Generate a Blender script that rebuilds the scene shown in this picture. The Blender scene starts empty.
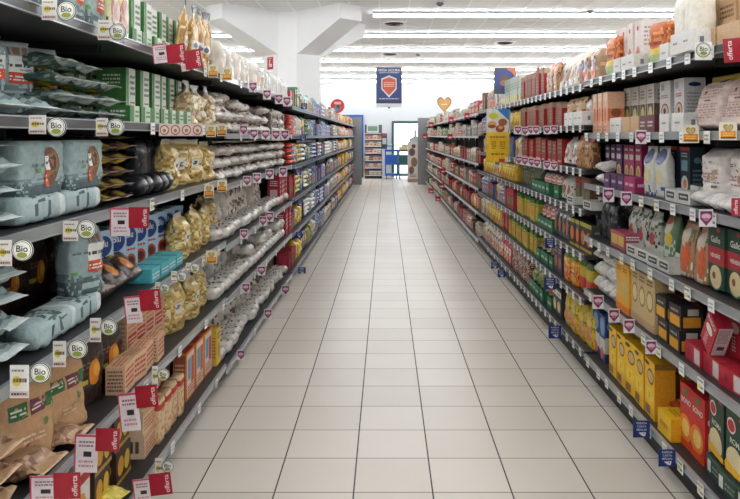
import bpy, math, random
from mathutils import noise, Vector, Matrix
random.seed(7)
PI = math.pi
S = bpy.context.scene
C = S.collection
F = 741.0; VX = 386.0; VY = 136.0; EYE = 1.5

# ------------------------------------------------------------------ materials
def lin(c):
    return tuple(((v / 255) / 12.92 if v / 255 <= .04045 else ((v / 255 + .055) / 1.055) ** 2.4) for v in c)

def new_mat(name):
    m = bpy.data.materials.new(name); m.use_nodes = True
    return m, m.node_tree, m.node_tree.nodes['Principled BSDF']

def print_mat(name, rough, bump, coat=0.0, scale=40.0, spec=.5):
    """printed packaging: colour from the print, a fine procedural grain and crinkle on top"""
    m, nt, b = new_mat(name)
    at = nt.nodes.new('ShaderNodeAttribute'); at.attribute_name = 'Col'
    tc = nt.nodes.new('ShaderNodeTexCoord')
    nz = nt.nodes.new('ShaderNodeTexNoise'); nz.inputs['Scale'].default_value = scale; nz.inputs['Detail'].default_value = 3
    nt.links.new(tc.outputs['Object'], nz.inputs['Vector'])
    mr = nt.nodes.new('ShaderNodeMapRange'); mr.inputs[1].default_value = .3; mr.inputs[2].default_value = .7
    mr.inputs[3].default_value = .88; mr.inputs[4].default_value = 1.06
    nt.links.new(nz.outputs['Fac'], mr.inputs[0])
    mx = nt.nodes.new('ShaderNodeMix'); mx.data_type = 'RGBA'; mx.blend_type = 'MULTIPLY'; mx.inputs[0].default_value = 1
    nt.links.new(at.outputs['Color'], mx.inputs[6]); nt.links.new(mr.outputs[0], mx.inputs[7])
    nt.links.new(mx.outputs[2], b.inputs['Base Color'])
    b.inputs['Roughness'].default_value = rough
    b.inputs['Coat Weight'].default_value = coat; b.inputs['Coat Roughness'].default_value = .12
    b.inputs['Specular IOR Level'].default_value = spec
    if bump:
        bp = nt.nodes.new('ShaderNodeBump'); bp.inputs['Strength'].default_value = bump; bp.inputs['Distance'].default_value = .01
        nt.links.new(nz.outputs['Fac'], bp.inputs['Height']); nt.links.new(bp.outputs[0], b.inputs['Normal'])
    return m

def plain_mat(name, rgb, rough=.5, metal=0.0, scale=8, var=.06):
    m, nt, b = new_mat(name)
    tc = nt.nodes.new('ShaderNodeTexCoord'); nz = nt.nodes.new('ShaderNodeTexNoise'); nz.inputs['Scale'].default_value = scale
    nt.links.new(tc.outputs['Object'], nz.inputs['Vector'])
    cr = nt.nodes.new('ShaderNodeValToRGB'); l = lin(rgb)
    cr.color_ramp.elements[0].position = .3; cr.color_ramp.elements[1].position = .7
    cr.color_ramp.elements[0].color = (*[v * (1 - var) for v in l], 1); cr.color_ramp.elements[1].color = (*[min(1, v * (1 + var)) for v in l], 1)
    nt.links.new(nz.outputs['Fac'], cr.inputs[0]); nt.links.new(cr.outputs[0], b.inputs['Base Color'])
    b.inputs['Roughness'].default_value = rough; b.inputs['Metallic'].default_value = metal
    return m

def emit_mat(name, rgb, strength):
    m, nt, b = new_mat(name)
    b.inputs['Base Color'].default_value = (.8, .8, .8, 1)
    b.inputs['Emission Color'].default_value = (*rgb, 1); b.inputs['Emission Strength'].default_value = strength
    return m

M = {
    'card': print_mat('printed_card', .5, .0, .0, 90),
    'film': print_mat('glossy_film', .38, .55, .25, 38),
    'paper': print_mat('paper_wrap', .75, .45, 0, 45),
    'sign': print_mat('sign_plastic', .35, 0, 0, 20),
    'shelf_dark': plain_mat('dark_shelf_metal', (34, 34, 37), .5),
    'shelf_grey': plain_mat('grey_shelf_metal', (92, 95, 100), .45),
    'back_dark': plain_mat('dark_back_panel', (26, 26, 29), .6),
    'rail': plain_mat('aluminium_price_rail', (165, 170, 174), .3, .5),
    'rail_dark': plain_mat('dark_price_rail', (70, 72, 76), .35, .2),
    'rail_white': plain_mat('white_price_rail', (215, 217, 218), .35),
    'rail_blue': plain_mat('blue_price_rail', (58, 72, 108), .35),
    'white_wall': plain_mat('white_paint', (208, 212, 216), .7, 0, 2, .01),
    'column_white': plain_mat('white_plaster', (240, 240, 240), .75, 0, 2, .01),
    'grey_panel': plain_mat('grey_laminate', (128, 130, 135), .5),
    'tbar': plain_mat('white_ceiling_bar', (250, 250, 250), .5),
    'lamp_body': plain_mat('lamp_housing_metal', (170, 178, 184), .4),
    'blue_paint': plain_mat('blue_painted_steel', (25, 85, 170), .4),
    'green_paint': plain_mat('dark_green_painted_steel', (20, 80, 75), .4),
    'black_rubber': plain_mat('black_rubber', (22, 22, 22), .6),
    'lamp': emit_mat('lamp_diffuser_glow', (.97, .985, 1.0), 21.0),
}

# floor tiles
def floor_mat():
    m, nt, b = new_mat('floor_tiles')
    N = nt.nodes.new; L = nt.links.new
    tc = N('ShaderNodeTexCoord'); sp = N('ShaderNodeSeparateXYZ'); L(tc.outputs['Object'], sp.inputs[0])
    def mth(op, a, bb=None):
        n = N('ShaderNodeMath'); n.operation = op
        for i, v in enumerate((a, bb)):
            if v is None: continue
            if isinstance(v, (int, float)): n.inputs[i].default_value = v
            else: L(v, n.inputs[i])
        return n.outputs[0]
    def cell(o, off, size):
        t = mth('DIVIDE', mth('SUBTRACT', o, off), size)
        fr = mth('FRACT', t); d = mth('MINIMUM', fr, mth('SUBTRACT', 1.0, fr))
        return mth('FLOOR', t), mth('MULTIPLY', d, size)
    cx, dx = cell(sp.outputs[0], .1967, .3330); cy, dy = cell(sp.outputs[1], 3.119, .3313)
    gx = mth('LESS_THAN', dx, .0032); gy = mth('LESS_THAN', dy, .0026)
    cmb = N('ShaderNodeCombineXYZ'); L(cx, cmb.inputs[0]); L(cy, cmb.inputs[1])
    wn = N('ShaderNodeTexWhiteNoise'); wn.noise_dimensions = '3D'; L(cmb.outputs[0], wn.inputs['Vector'])
    nz = N('ShaderNodeTexNoise'); nz.inputs['Scale'].default_value = 3.5; nz.inputs['Detail'].default_value = 6; L(tc.outputs['Object'], nz.inputs['Vector'])
    v = mth('ADD', mth('MULTIPLY', wn.outputs['Value'], .6), mth('MULTIPLY', nz.outputs['Fac'], .5))
    cr = N('ShaderNodeValToRGB'); cr.color_ramp.elements[0].position = 0; cr.color_ramp.elements[1].position = 1
    cr.color_ramp.elements[0].color = (*lin((203, 194, 181)), 1); cr.color_ramp.elements[1].color = (*lin((219, 211, 200)), 1)
    L(v, cr.inputs[0])
    m1 = N('ShaderNodeMix'); m1.data_type = 'RGBA'; L(gy, m1.inputs[0]); L(cr.outputs[0], m1.inputs[6]); m1.inputs[7].default_value = (*lin((92, 86, 80)), 1)
    m2 = N('ShaderNodeMix'); m2.data_type = 'RGBA'; L(gx, m2.inputs[0]); L(m1.outputs[2], m2.inputs[6]); m2.inputs[7].default_value = (*lin((66, 62, 58)), 1)
    L(m2.outputs[2], b.inputs['Base Color'])
    g = mth('MAXIMUM', gx, gy)
    rr = mth('ADD', mth('MULTIPLY', g, .4), mth('ADD', .27, mth('MULTIPLY', nz.outputs['Fac'], .12)))
    L(rr, b.inputs['Roughness'])
    bp = N('ShaderNodeBump'); bp.inputs['Strength'].default_value = .25; bp.inputs['Distance'].default_value = .002
    L(mth('SUBTRACT', 1.0, g), bp.inputs['Height']); L(bp.outputs[0], b.inputs['Normal'])
    return m

def ceiling_mat():
    m, nt, b = new_mat('ceiling_slats')
    N = nt.nodes.new; L = nt.links.new
    tc = N('ShaderNodeTexCoord'); sp = N('ShaderNodeSeparateXYZ'); L(tc.outputs['Object'], sp.inputs[0])
    a = N('ShaderNodeMath'); a.operation = 'DIVIDE'; L(sp.outputs[1], a.inputs[0]); a.inputs[1].default_value = .204
    f = N('ShaderNodeMath'); f.operation = 'FRACT'; L(a.outputs[0], f.inputs[0])
    cr = N('ShaderNodeValToRGB'); cr.color_ramp.interpolation = 'CONSTANT'
    cr.color_ramp.elements[0].color = (*lin((214, 216, 218)), 1); cr.color_ramp.elements[1].position = .14
    cr.color_ramp.elements[1].color = (*lin((238, 239, 239)), 1)
    L(f.outputs[0], cr.inputs[0]); L(cr.outputs[0], b.inputs['Base Color']); b.inputs['Roughness'].default_value = .7
    return m
M['floor'] = floor_mat(); M['ceiling'] = ceiling_mat()

# ------------------------------------------------------------------ mesh builder
_txt = {}
def text_shape(s):
    if s in _txt: return _txt[s]
    cu = bpy.data.curves.new('lettering', 'FONT'); cu.body = s; cu.align_x = 'CENTER'; cu.align_y = 'CENTER'; cu.resolution_u = 3
    cu.offset = .012
    ob = bpy.data.objects.new('lettering', cu); C.objects.link(ob)
    me = ob.evaluated_get(bpy.context.evaluated_depsgraph_get()).to_mesh()
    me_v = [(v.co.x, v.co.y) for v in me.vertices]; me_f = [tuple(p.vertices) for p in me.polygons]
    _txt[s] = (me_v, me_f)
    bpy.data.objects.remove(ob); bpy.data.curves.remove(cu)
    return _txt[s]

class MB:
    def __init__(s): s.v = []; s.f = []; s.c = []; s.m = []; s.sm = []; s.mats = []
    def mi(s, m):
        if m not in s.mats: s.mats.append(m)
        return s.mats.index(m)
    def face(s, pts, col, mat, smooth=False):
        n = len(s.v); s.v += [tuple(p) for p in pts]; s.f.append(tuple(range(n, n + len(pts)))); s.c.append(col); s.m.append(s.mi(mat)); s.sm.append(smooth)
    def mesh_part(s, vs, fs, cols, mat, smooth=True):
        n = len(s.v); s.v += vs
        for f, c in zip(fs, cols): s.f.append(tuple(i + n for i in f)); s.c.append(c); s.m.append(s.mi(mat)); s.sm.append(smooth)
    def box(s, x0, x1, y0, y1, z0, z1, col=(200, 200, 200), mat='card', cols=None, bev=0.0):
        """axis box; cols may name other colours for faces: F(-y) B(+y) S(+-x) T(+z) U(-z)"""
        cols = cols or {}
        V = [(x0, y0, z0), (x1, y0, z0), (x1, y1, z0), (x0, y1, z0), (x0, y0, z1), (x1, y0, z1), (x1, y1, z1), (x0, y1, z1)]
        fs = [((0, 1, 5, 4), 'F'), ((2, 3, 7, 6), 'B'), ((1, 2, 6, 5), 'S'), ((3, 0, 4, 7), 'S'), ((4, 5, 6, 7), 'T'), ((3, 2, 1, 0), 'U')]
        s.mesh_part(V, [f for f, _ in fs], [cols.get(k, col) for _, k in fs], mat, False)
    def rot_box(s, mtx, sx, sy, sz, col=(200, 200, 200), mat='card'):
        n = len(s.v); s.box(-sx / 2, sx / 2, -sy / 2, sy / 2, -sz / 2, sz / 2, col, mat)
        for i in range(n, len(s.v)): s.v[i] = tuple(mtx @ Vector(s.v[i]))
    def bar(s, a, b, r, col=(200, 200, 200), mat='card', n=8):
        a = Vector(a); b = Vector(b); d = (b - a).normalized()
        u = d.cross(Vector((0, 0, 1)) if abs(d.z) < .9 else Vector((1, 0, 0))).normalized(); w = d.cross(u)
        vs = []
        for p in (a, b):
            for k in range(n): t = 2 * PI * k / n; vs.append(tuple(p + r * (math.cos(t) * u + math.sin(t) * w)))
        fs = [(k, (k + 1) % n, n + (k + 1) % n, n + k) for k in range(n)] + [tuple(range(n - 1, -1, -1)), tuple(range(n, 2 * n))]
        s.mesh_part(vs, fs, [col] * len(fs), mat, False)
    def prism(s, pts, y0, y1, col=(200, 200, 200), mat='card', side=None):
        """outline in x,z extruded along y"""
        n = len(pts); vs = [(x, y0, z) for x, z in pts] + [(x, y1, z) for x, z in pts]
        fs = [tuple(range(n)), tuple(range(2 * n - 1, n - 1, -1))] + [(i, n + i, n + (i + 1) % n, (i + 1) % n) for i in range(n)]
        s.mesh_part(vs, fs, [col, side or col] + [side or col] * n, mat, False)
    def decals(s, spec, o, ux, uy, W, H, mat='card', step=.0005):
        """flat print on a face: o corner, ux,uy unit vectors, W,H its size"""
        o = Vector(o); ux = Vector(ux); uy = Vector(uy); nn = ux.cross(uy); k = 0
        def P(u, v): return tuple(o + ux * (u * W) + uy * (v * H) + nn * (k * step))
        for it in spec:
            k += 1; t = it[0]
            if t == 'b': s.face([P(0, it[1]), P(1, it[1]), P(1, it[2]), P(0, it[2])], it[3], mat)
            elif t == 'r': s.face([P(it[1], it[2]), P(it[3], it[2]), P(it[3], it[4]), P(it[1], it[4])], it[5], mat)
            elif t == 'e':
                n = 20; s.face([P(it[1] + it[3] * math.cos(2 * PI * i / n), it[2] + it[4] * math.sin(2 * PI * i / n)) for i in range(n)], it[5], mat)
            elif t == 'p': s.face([P(a, b) for a, b in it[1]], it[2], mat)
            elif t == 'l':   # small print: rows of dashes
                u0, v0, u1, v1, n, col = it[1:]
                rr = random.Random(int(u0 * 97 + v0 * 31 + n)); h = (v1 - v0) / n
                for j in range(n):
                    u = u0
                    while u < u1 - .02:
                        w = min(rr.uniform(.05, .16), u1 - u)
                        s.face([P(u, v0 + j * h + h * .25), P(u + w, v0 + j * h + h * .25), P(u + w, v0 + j * h + h * .75), P(u, v0 + j * h + h * .75)], col, mat); u += w + .03
            elif t == 't':   # lettering: text, centre u,v, height as share of H, colour, max width share, rotated
                vs, fs = text_shape(it[1]); wd = max(v[0] for v in vs) - min(v[0] for v in vs)
                rot = len(it) > 7 and it[7]
                sc = it[4] * H
                mxw = (it[6] if len(it) > 6 else .9) * (H if rot else W)
                if wd * sc > mxw: sc = mxw / wd
                q = []
                for x, y in vs:
                    if rot: x, y = -y, x
                    q.append(tuple(o + ux * (it[2] * W + x * sc) + uy * (it[3] * H + y * sc) + nn * (k * step)))
                s.mesh_part(q, fs, [it[5]] * len(fs), mat, False)
    def xform(s, fn): s.v = [fn(*p) for p in s.v]
    def mesh(s, name):
        me = bpy.data.meshes.new(name); me.from_pydata(s.v, [], s.f)
        for m in s.mats: me.materials.append(M[m])
        me.polygons.foreach_set('material_index', s.m); me.polygons.foreach_set('use_smooth', s.sm)
        ca = me.color_attributes.new('Col', 'FLOAT_COLOR', 'CORNER'); buf = []
        for f, c in zip(s.f, s.c): buf += [*lin(c), 1.0] * len(f)
        ca.data.foreach_set('color', buf); me.update()
        return me
    def build(s, name, parent=None, loc=(0, 0, 0), rz=0):
        o = bpy.data.objects.new(name, s.mesh(name)); C.objects.link(o); o.location = loc; o.rotation_euler = (0, 0, rz)
        if parent: o.parent = parent
        return o

def tag(o, label=None, cat=None, group=None, kind=None):
    if label:
        for a, b in ((' from camera', ' along'), (' standing', ''), (' rack,', ','), (' rack,', ','), (' printed', ''), (' display', ''), (' in a', ' in'), (' the ', ' ')):
            if len(label.replace(',', ' ').split()) > 16: label = label.replace(a, b, 1)
        assert 4 <= len(label.replace(',', ' ').split()) <= 16, label
        o['label'] = label
    if cat: o['category'] = cat
    if group: o['group'] = group
    if kind: o['kind'] = kind
    return o
def empty(name, loc=(0, 0, 0), rz=0):
    o = bpy.data.objects.new(name, None); C.objects.link(o); o.location = loc; o.rotation_euler = (0, 0, rz); o.empty_display_size = .1
    return o
def copy_tree(o, parent=None):
    c = o.copy(); C.objects.link(c)
    if parent: c.parent = parent
    for ch in list(o.children): copy_tree(ch, c)
    return c

# ------------------------------------------------------------------ packs
def painter(base, spec, seed=0):
    def f(u, v, n):
        c = base
        for it in spec:
            t = it[0]
            if t == 'b' and it[1] <= v <= it[2]: c = it[3]
            elif t == 'r' and it[1] <= u <= it[3] and it[2] <= v <= it[4]: c = it[5]
            elif t == 'e' and ((u - it[1]) / it[3]) ** 2 + ((v - it[2]) / it[4]) ** 2 <= 1: c = it[5]
            elif t == 'n':    # mottled contents or photo: colour, share, band
                if it[3] <= v <= it[4] and random.random() < it[2]: c = it[1]
            elif t == 's' and it[3] <= v <= it[4] and int(u * it[2] * 2) % 2 == 0: c = it[1]
        return c
    return f

def pouch(w, d, h, base, spec=(), mat='film', p=4, bottom='flat', top='seal', wr=.004, N=24, Mr=14, seed=0, lie=None, grow=0.0, cap=None):
    random.seed(seed + 11); mb = MB(); rings = []
    dec = [it for it in spec if it[0] in 'retl'] if N >= 20 else []
    pf = painter(base, [it for it in spec if it not in dec], seed)
    def sg(x, e): return math.copysign(abs(x) ** e, x)
    def section(v):
        t = 1.0; s = 1.0
        if bottom == 'seal': t = min(t, max(.06, math.sin(min(v * 2.4, PI / 2)) ** .6))
        elif v < .08: t = .93; s = .97
        if top == 'seal':
            if v > .62: t = min(t, max(.05, math.cos(min((v - .62) / .28, 1) * PI / 2) ** .7))
            if v > .9: s = 1.02
        elif top == 'brick':
            if v > .93: t = .86; s = .96
        elif top == 'round':
            if v > .8: k = (v - .8) / .2; t = min(t, math.sqrt(max(.06, 1 - k * k * .9))); s = 1 - .22 * k * k
        elif top == 'fold':
            if v > .8: t = min(t, 1 - (v - .8) * 3.2); s = .98
        elif top == 'neck':
            if v > .66: k = min((v - .66) / .16, 1); t = min(t, 1 - .86 * k); s = 1 - .62 * k
            if v > .86: s = .38 + (v - .86) * 3.2; t = .1
        return s * (1 + grow * math.sin(v * PI)), t
    def surf(a, v, s, t):
        x = w / 2 * s * sg(math.cos(a), 2 / p); y = d / 2 * t * sg(math.sin(a), 2 / p); z = v * h
        nv = noise.noise_vector(Vector((x * 22 + seed * 7, y * 22 + seed, z * 22)))
        n2 = noise.noise_vector(Vector((x * 60 + seed * 3, y * 60, z * 60 + seed)))
        am = wr * (1.0 if 0 < v < 1 else .3)
        x += am * (nv.x + .4 * n2.x); y += am * (nv.y + .5 * n2.y) * (1 if t > .3 else .5); z += am * .4 * nv.z if 0 < v else 0
        return (x, y, max(z, 0))
    for j in range(Mr + 1):
        s, t = section(j / Mr); rings.append([surf(2 * PI * (i + .5) / N, j / Mr, s, t) for i in range(N)])
    vs = [q for r in rings for q in r]; fs = []; cs = []
    for j in range(Mr):
        for i in range(N):
            k = (i + 1) % N; fs.append((j * N + i, j * N + k, (j + 1) * N + k, (j + 1) * N + i))
            a = 2 * PI * (i + 1) / N; x = .5 + .5 * sg(math.cos(a), 2 / p); u = x if math.sin(a) < 0 else 1 - x
            cs.append(pf(u, (j + .5) / Mr, 0))
    fs.append(tuple(range(N - 1, -1, -1))); cs.append(base)
    fs.append(tuple(Mr * N + i for i in range(N))); cs.append(cap or pf(.5, .999, 0))
    mb.mesh_part(vs, fs, cs, mat, True)
    # printed labels follow the crumpled front and back of the pack
    def grid_pt(u, v, back, lift):
        # position on the faceted skin: bilinear between its rings
        jf = min(max(v, 0), .9999) * Mr; j = int(jf); fj = jf - j
        q = (2 * u - 1); ca = math.copysign(min(1, abs(q)) ** (p / 2), q); a = math.acos(max(-1, min(1, ca)))
        a = a if back else 2 * PI - a
        fi = a / (2 * PI) * N - .5; i = int(math.floor(fi)); fi -= i
        P = lambda jj, ii: Vector(rings[jj][ii % N])
        r = (P(j, i).lerp(P(j, i + 1), fi)).lerp(P(j + 1, i).lerp(P(j + 1, i + 1), fi), fj)
        r.y += lift if back else -lift
        return tuple(r)
    for back in (False, True):
        lift = .0012
        def Q(u, v): return grid_pt((1 - u) if back else u, v, back, lift)
        for it in dec:
            lift += .0004; c = it[-1] if it[0] in 're' else None
            vv = []; ff = []; cc = []
            def rect(u0, v0, u1, v1, col, nu, nv_):
                b0 = len(vv)
                for jj in range(nv_ + 1):
                    for ii in range(nu + 1): vv.append(Q(u0 + (u1 - u0) * ii / nu, v0 + (v1 - v0) * jj / nv_))
                for jj in range(nv_):
                    for ii in range(nu): k0 = b0 + jj * (nu + 1) + ii; ff.append((k0, k0 + 1, k0 + nu + 2, k0 + nu + 1)); cc.append(col)
            if it[0] == 'r': rect(it[1], it[2], it[3], it[4], it[5], max(2, int(12 * (it[3] - it[1]))), max(2, int(14 * (it[4] - it[2]))))
            elif it[0] == 'e':
                n = 20; vv.append(Q(it[1], it[2]))
                for rr_ in (.5, 1):
                    for i in range(n): vv.append(Q(it[1] + rr_ * it[3] * math.cos(2 * PI * i / n), it[2] + rr_ * it[4] * math.sin(2 * PI * i / n)))
                for i in range(n): k = (i + 1) % n; ff.append((0, 1 + i, 1 + k)); cc.append(it[5]); ff.append((1 + i, 1 + n + i, 1 + n + k, 1 + k)); cc.append(it[5])
            elif it[0] == 'l' and it[5]:
                u0, v0, u1, v1, n, col = it[1:]; rr_ = random.Random(int(u0 * 97 + v0 * 31 + n)); hh = (v1 - v0) / n
                for jj in range(n):
                    u = u0
                    while u < u1 - .02:
                        ww = min(rr_.uniform(.04, .13), u1 - u); rect(u, v0 + jj * hh + hh * .25, u + ww, v0 + jj * hh + hh * .75, col, 1, 1); u += ww + .03
            elif it[0] == 't':
                tv, tf = text_shape(it[1]); wd_ = max(q[0] for q in tv) - min(q[0] for q in tv); sc_ = min(it[4] * h, it[6] * w / wd_ if len(it) > 6 else .8 * w / wd_)
                vv = [Q(it[2] + x_ * sc_ / w, it[3] + y_ * sc_ / h) for x_, y_ in tv]; ff = list(tf); cc = [it[5]] * len(ff)
            if ff: mb.mesh_part(vv, ff, cc, mat, True)
    if lie == 'end': mb.xform(lambda x, y, z: (x, h / 2 - z, y + d / 2))
    elif lie == 'side': mb.xform(lambda x, y, z: (z - h / 2, x, y + d / 2))
    return mb

def carton(w, d, h, base, F_=(), S_=(), T_=(), side=None, top=None, mat='card'):
    mb = MB(); e = .0015
    side = side or base; top = top or base
    mb.box(-w / 2 + e, w / 2 - e, -d / 2 + e, d / 2 - e, 0, h, base, mat, {'S': side, 'T': top, 'B': base, 'F': base})
    mb.decals(F_, (-w / 2 + e, -d / 2 + e - .0003, 0), (1, 0, 0), (0, 0, 1), w - 2 * e, h, mat)
    mb.decals(S_, (w / 2 - e + .0003, -d / 2 + e, 0), (0, 1, 0), (0, 0, 1), d - 2 * e, h, mat)
    mb.decals(S_, (-w / 2 + e - .0003, d / 2 - e, 0), (0, -1, 0), (0, 0, 1), d - 2 * e, h, mat)
    mb.decals(T_, (-w / 2 + e, -d / 2 + e, h + .0003), (1, 0, 0), (0, 1, 0), w - 2 * e, d - 2 * e, mat)
    # glued top flap seam
    mb.box(-w / 2 + e, w / 2 - e, -.001, .001, h, h + .0008, tuple(int(c * .8) for c in top), mat)
    return mb

def tray(w, d, h, base, front=(), wall=.004, items=None):
    """open cardboard display tray"""
    mb = MB()
    mb.box(-w / 2, w / 2, -d / 2, d / 2, 0, .003, base)
    mb.box(-w / 2, w / 2, -d / 2, -d / 2 + wall, 0, h, base)
    mb.box(-w / 2, w / 2, d / 2 - wall, d / 2, 0, h * 1.3, base)
    for sx in (-1, 1):
        x = sx * (w / 2 - wall / 2); mb.box(x - wall / 2, x + wall / 2, -d / 2, d / 2, 0, h, base)
    mb.decals(front, (-w / 2, -d / 2 - .0003, 0), (1, 0, 0), (0, 0, 1), w, h)
    return mb

def bottle(r, h, col, capc, spec=()):
    mb = MB(); pr = [(0, .96), (.02, 1), (.55, 1), (.72, .9), (.84, .42), (.9, .36), (.9, .45), (1, .45)]
    n = 14; vs = []; fs = []; cs = []
    pf = painter(col, spec)
    for v, k in pr:
        for i in range(n): a = 2 * PI * i / n; vs.append((r * k * math.cos(a), r * k * math.sin(a), v * h))
    for j in range(len(pr) - 1):
        for i in range(n):
            q = (i + 1) % n; fs.append((j * n + i, j * n + q, (j + 1) * n + q, (j + 1) * n + i)); cs.append(capc if j >= 5 else pf(.5, (pr[j][0] + pr[j + 1][0]) / 2, 0))
    fs.append(tuple(range(n - 1, -1, -1))); cs.append(col); fs.append(tuple((len(pr) - 1) * n + i for i in range(n))); cs.append(capc)
    mb.mesh_part(vs, fs, cs, 'film', True); return mb

def can(r, h, col, spec=(), lidc=(170, 172, 175)):
    mb = MB(); n = 16; lv = [0, .05, .25, .5, .75, .95, 1]; pf = painter(col, spec); vs = []; fs = []; cs = []
    for v in lv:
        for i in range(n): a = 2 * PI * i / n; vs.append((r * math.cos(a), r * math.sin(a), v * h))
    for j in range(len(lv) - 1):
        for i in range(n):
            q = (i + 1) % n; fs.append((j * n + i, j * n + q, (j + 1) * n + q, (j + 1) * n + i)); cs.append(lidc if j in (0, len(lv) - 2) else pf((i % 8) / 8, (lv[j] + lv[j + 1]) / 2, 0))
    fs.append(tuple(range(n - 1, -1, -1))); cs.append(lidc); fs.append(tuple((len(lv) - 1) * n + i for i in range(n))); cs.append(lidc)
    mb.mesh_part(vs, fs, cs, 'film', False); return mb

W_ = (232, 232, 228); CR = (226, 214, 190)
def lite(c, k=1.25): return tuple(min(255, int(v * k + 8)) for v in c)
def dark(c, k=.6): return tuple(int(v * k) for v in c)

K = {}   # kind -> (mesh list, width, depth, height, object name, category, words)
def kind(key, mbs, w, d, h, name, cat, words):
    if not isinstance(mbs, (list, tuple)): mbs = [mbs]
    ext = [0, 0, 0]
    for m in mbs:      # centre every pack on its footprint and measure it
        lo = [min(v[i] for v in m.v) for i in range(3)]; hi = [max(v[i] for v in m.v) for i in range(3)]
        cx_, cy_ = (lo[0] + hi[0]) / 2, (lo[1] + hi[1]) / 2
        m.v = [(x - cx_, y - cy_, z - lo[2]) for x, y, z in m.v]
        ext = [max(e, b - a) for e, a, b in zip(ext, lo, hi)]
    w, d, h = ext
    K[key] = ([m.mesh(name) for m in mbs], w, d, h, name, cat, words)

def gcarton(key, w, d, h, base, name, words, acc, pic, txt=None, side=None, logo=None, top=None, tcol=(250, 250, 250)):
    f = [('b', .0, .1, acc), ('b', .74, .97, acc), ('e', .5, .34, .34, .2, dark(pic, .7)), ('e', .5, .35, .28, .16, pic),
         ('l', .2, .12, .8, .2, 2, dark(base, .5))]
    f.append(('t', txt, .5, .84, .14, tcol, .8) if txt else ('l', .12, .78, .88, .93, 2, tcol))
    if logo: f.append(('e', .5, .64, .3, .07, logo))
    s = [('b', 0, .08, acc), ('l', .1, .15, .9, .6, 9, dark(base, .6)), ('r', .2, .68, .8, .9, acc)]
    kind(key, carton(w, d, h, base, f, s, [('r', .2, .2, .8, .8, acc)], side=side or base, top=top), w, d, h, name, 'box', words)

def gpouch(key, w, d, h, base, name, words, acc, pic, mat='film', lie=None, top='seal', bottom='flat', n=2, cat='bag', extra=(), wr=.004, p=4, N=24, Mr=14, grow=0.0, cap=None):
    spec = [('b', 0, .07, dark(base, .85)), ('r', .16, .55, .84, .78, acc), ('e', .5, .32, .36, .18, pic), ('n', dark(pic, .7), .25, .18, .46), ('b', .93, 1.0, lite(base, 1.08))] if acc else []
    mbs = [pouch(w, d, h, base, list(spec) + list(extra), mat, p, bottom, top, wr, N, Mr, seed=len(K) * 3 + i, lie=lie, grow=grow, cap=cap) for i in range(n)]
    if lie == 'end': W, D, H = w, h, d
    elif lie == 'side': W, D, H = h, w, d
    else: W, D, H = w, d, h
    kind(key, mbs, W, D, H, name, cat, words)

TEAL = (152, 172, 172); TEALD = (84, 100, 104); OR = (214, 84, 44)
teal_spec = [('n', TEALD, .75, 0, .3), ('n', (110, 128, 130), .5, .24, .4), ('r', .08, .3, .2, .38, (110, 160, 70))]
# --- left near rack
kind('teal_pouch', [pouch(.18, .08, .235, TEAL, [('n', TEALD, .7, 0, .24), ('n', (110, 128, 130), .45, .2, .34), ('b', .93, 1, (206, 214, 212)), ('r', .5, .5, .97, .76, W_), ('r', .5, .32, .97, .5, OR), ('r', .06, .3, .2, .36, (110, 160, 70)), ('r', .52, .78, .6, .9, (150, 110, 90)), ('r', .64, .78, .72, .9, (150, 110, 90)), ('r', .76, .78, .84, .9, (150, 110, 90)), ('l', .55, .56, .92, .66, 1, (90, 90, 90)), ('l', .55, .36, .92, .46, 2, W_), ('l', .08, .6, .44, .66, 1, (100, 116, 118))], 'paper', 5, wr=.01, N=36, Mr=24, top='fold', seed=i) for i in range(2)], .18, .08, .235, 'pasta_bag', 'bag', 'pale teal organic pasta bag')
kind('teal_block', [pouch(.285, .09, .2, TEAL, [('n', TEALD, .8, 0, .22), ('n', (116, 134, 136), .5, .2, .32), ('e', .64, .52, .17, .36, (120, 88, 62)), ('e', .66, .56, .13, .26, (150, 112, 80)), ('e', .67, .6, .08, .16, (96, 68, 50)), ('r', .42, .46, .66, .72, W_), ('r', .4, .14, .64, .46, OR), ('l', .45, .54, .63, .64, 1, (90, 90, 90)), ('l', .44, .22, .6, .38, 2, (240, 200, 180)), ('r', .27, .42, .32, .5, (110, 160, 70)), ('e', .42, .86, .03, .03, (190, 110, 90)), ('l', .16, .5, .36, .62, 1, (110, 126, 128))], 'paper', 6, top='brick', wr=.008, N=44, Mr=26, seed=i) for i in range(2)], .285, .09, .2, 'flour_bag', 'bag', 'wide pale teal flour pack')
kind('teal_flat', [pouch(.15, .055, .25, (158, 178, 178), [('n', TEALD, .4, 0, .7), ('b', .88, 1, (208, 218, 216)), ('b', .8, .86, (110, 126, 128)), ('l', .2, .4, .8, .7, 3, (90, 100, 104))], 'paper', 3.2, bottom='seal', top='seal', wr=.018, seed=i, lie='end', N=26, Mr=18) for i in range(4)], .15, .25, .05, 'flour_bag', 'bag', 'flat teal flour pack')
kind('teal_long', [pouch(.12, .08, .27, (170, 190, 190), [('n', TEALD, .3, .3, .7), ('l', .25, .25, .75, .7, 4, (100, 112, 114)), ('b', .86, 1, (208, 218, 216))], 'paper', 5, bottom='flat', top='brick', wr=.008, seed=i + 5, lie='side') for i in range(2)], .27, .12, .08, 'flour_bag', 'bag', 'lying pale teal flour pack')
kind('darkgreen_flat', [pouch(.15, .04, .26, (60, 86, 78), [('b', .8, 1, (196, 204, 200)), ('r', .3, .5, .7, .7, (200, 190, 40)), ('n', (130, 148, 140), .35, 0, 1)], 'film', 3, bottom='seal', wr=.014, seed=i, lie='end', N=22, Mr=16) for i in range(4)], .15, .26, .04, 'legume_bag', 'bag', 'flat dark green legume bag')
G = (66, 122, 62)
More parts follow.
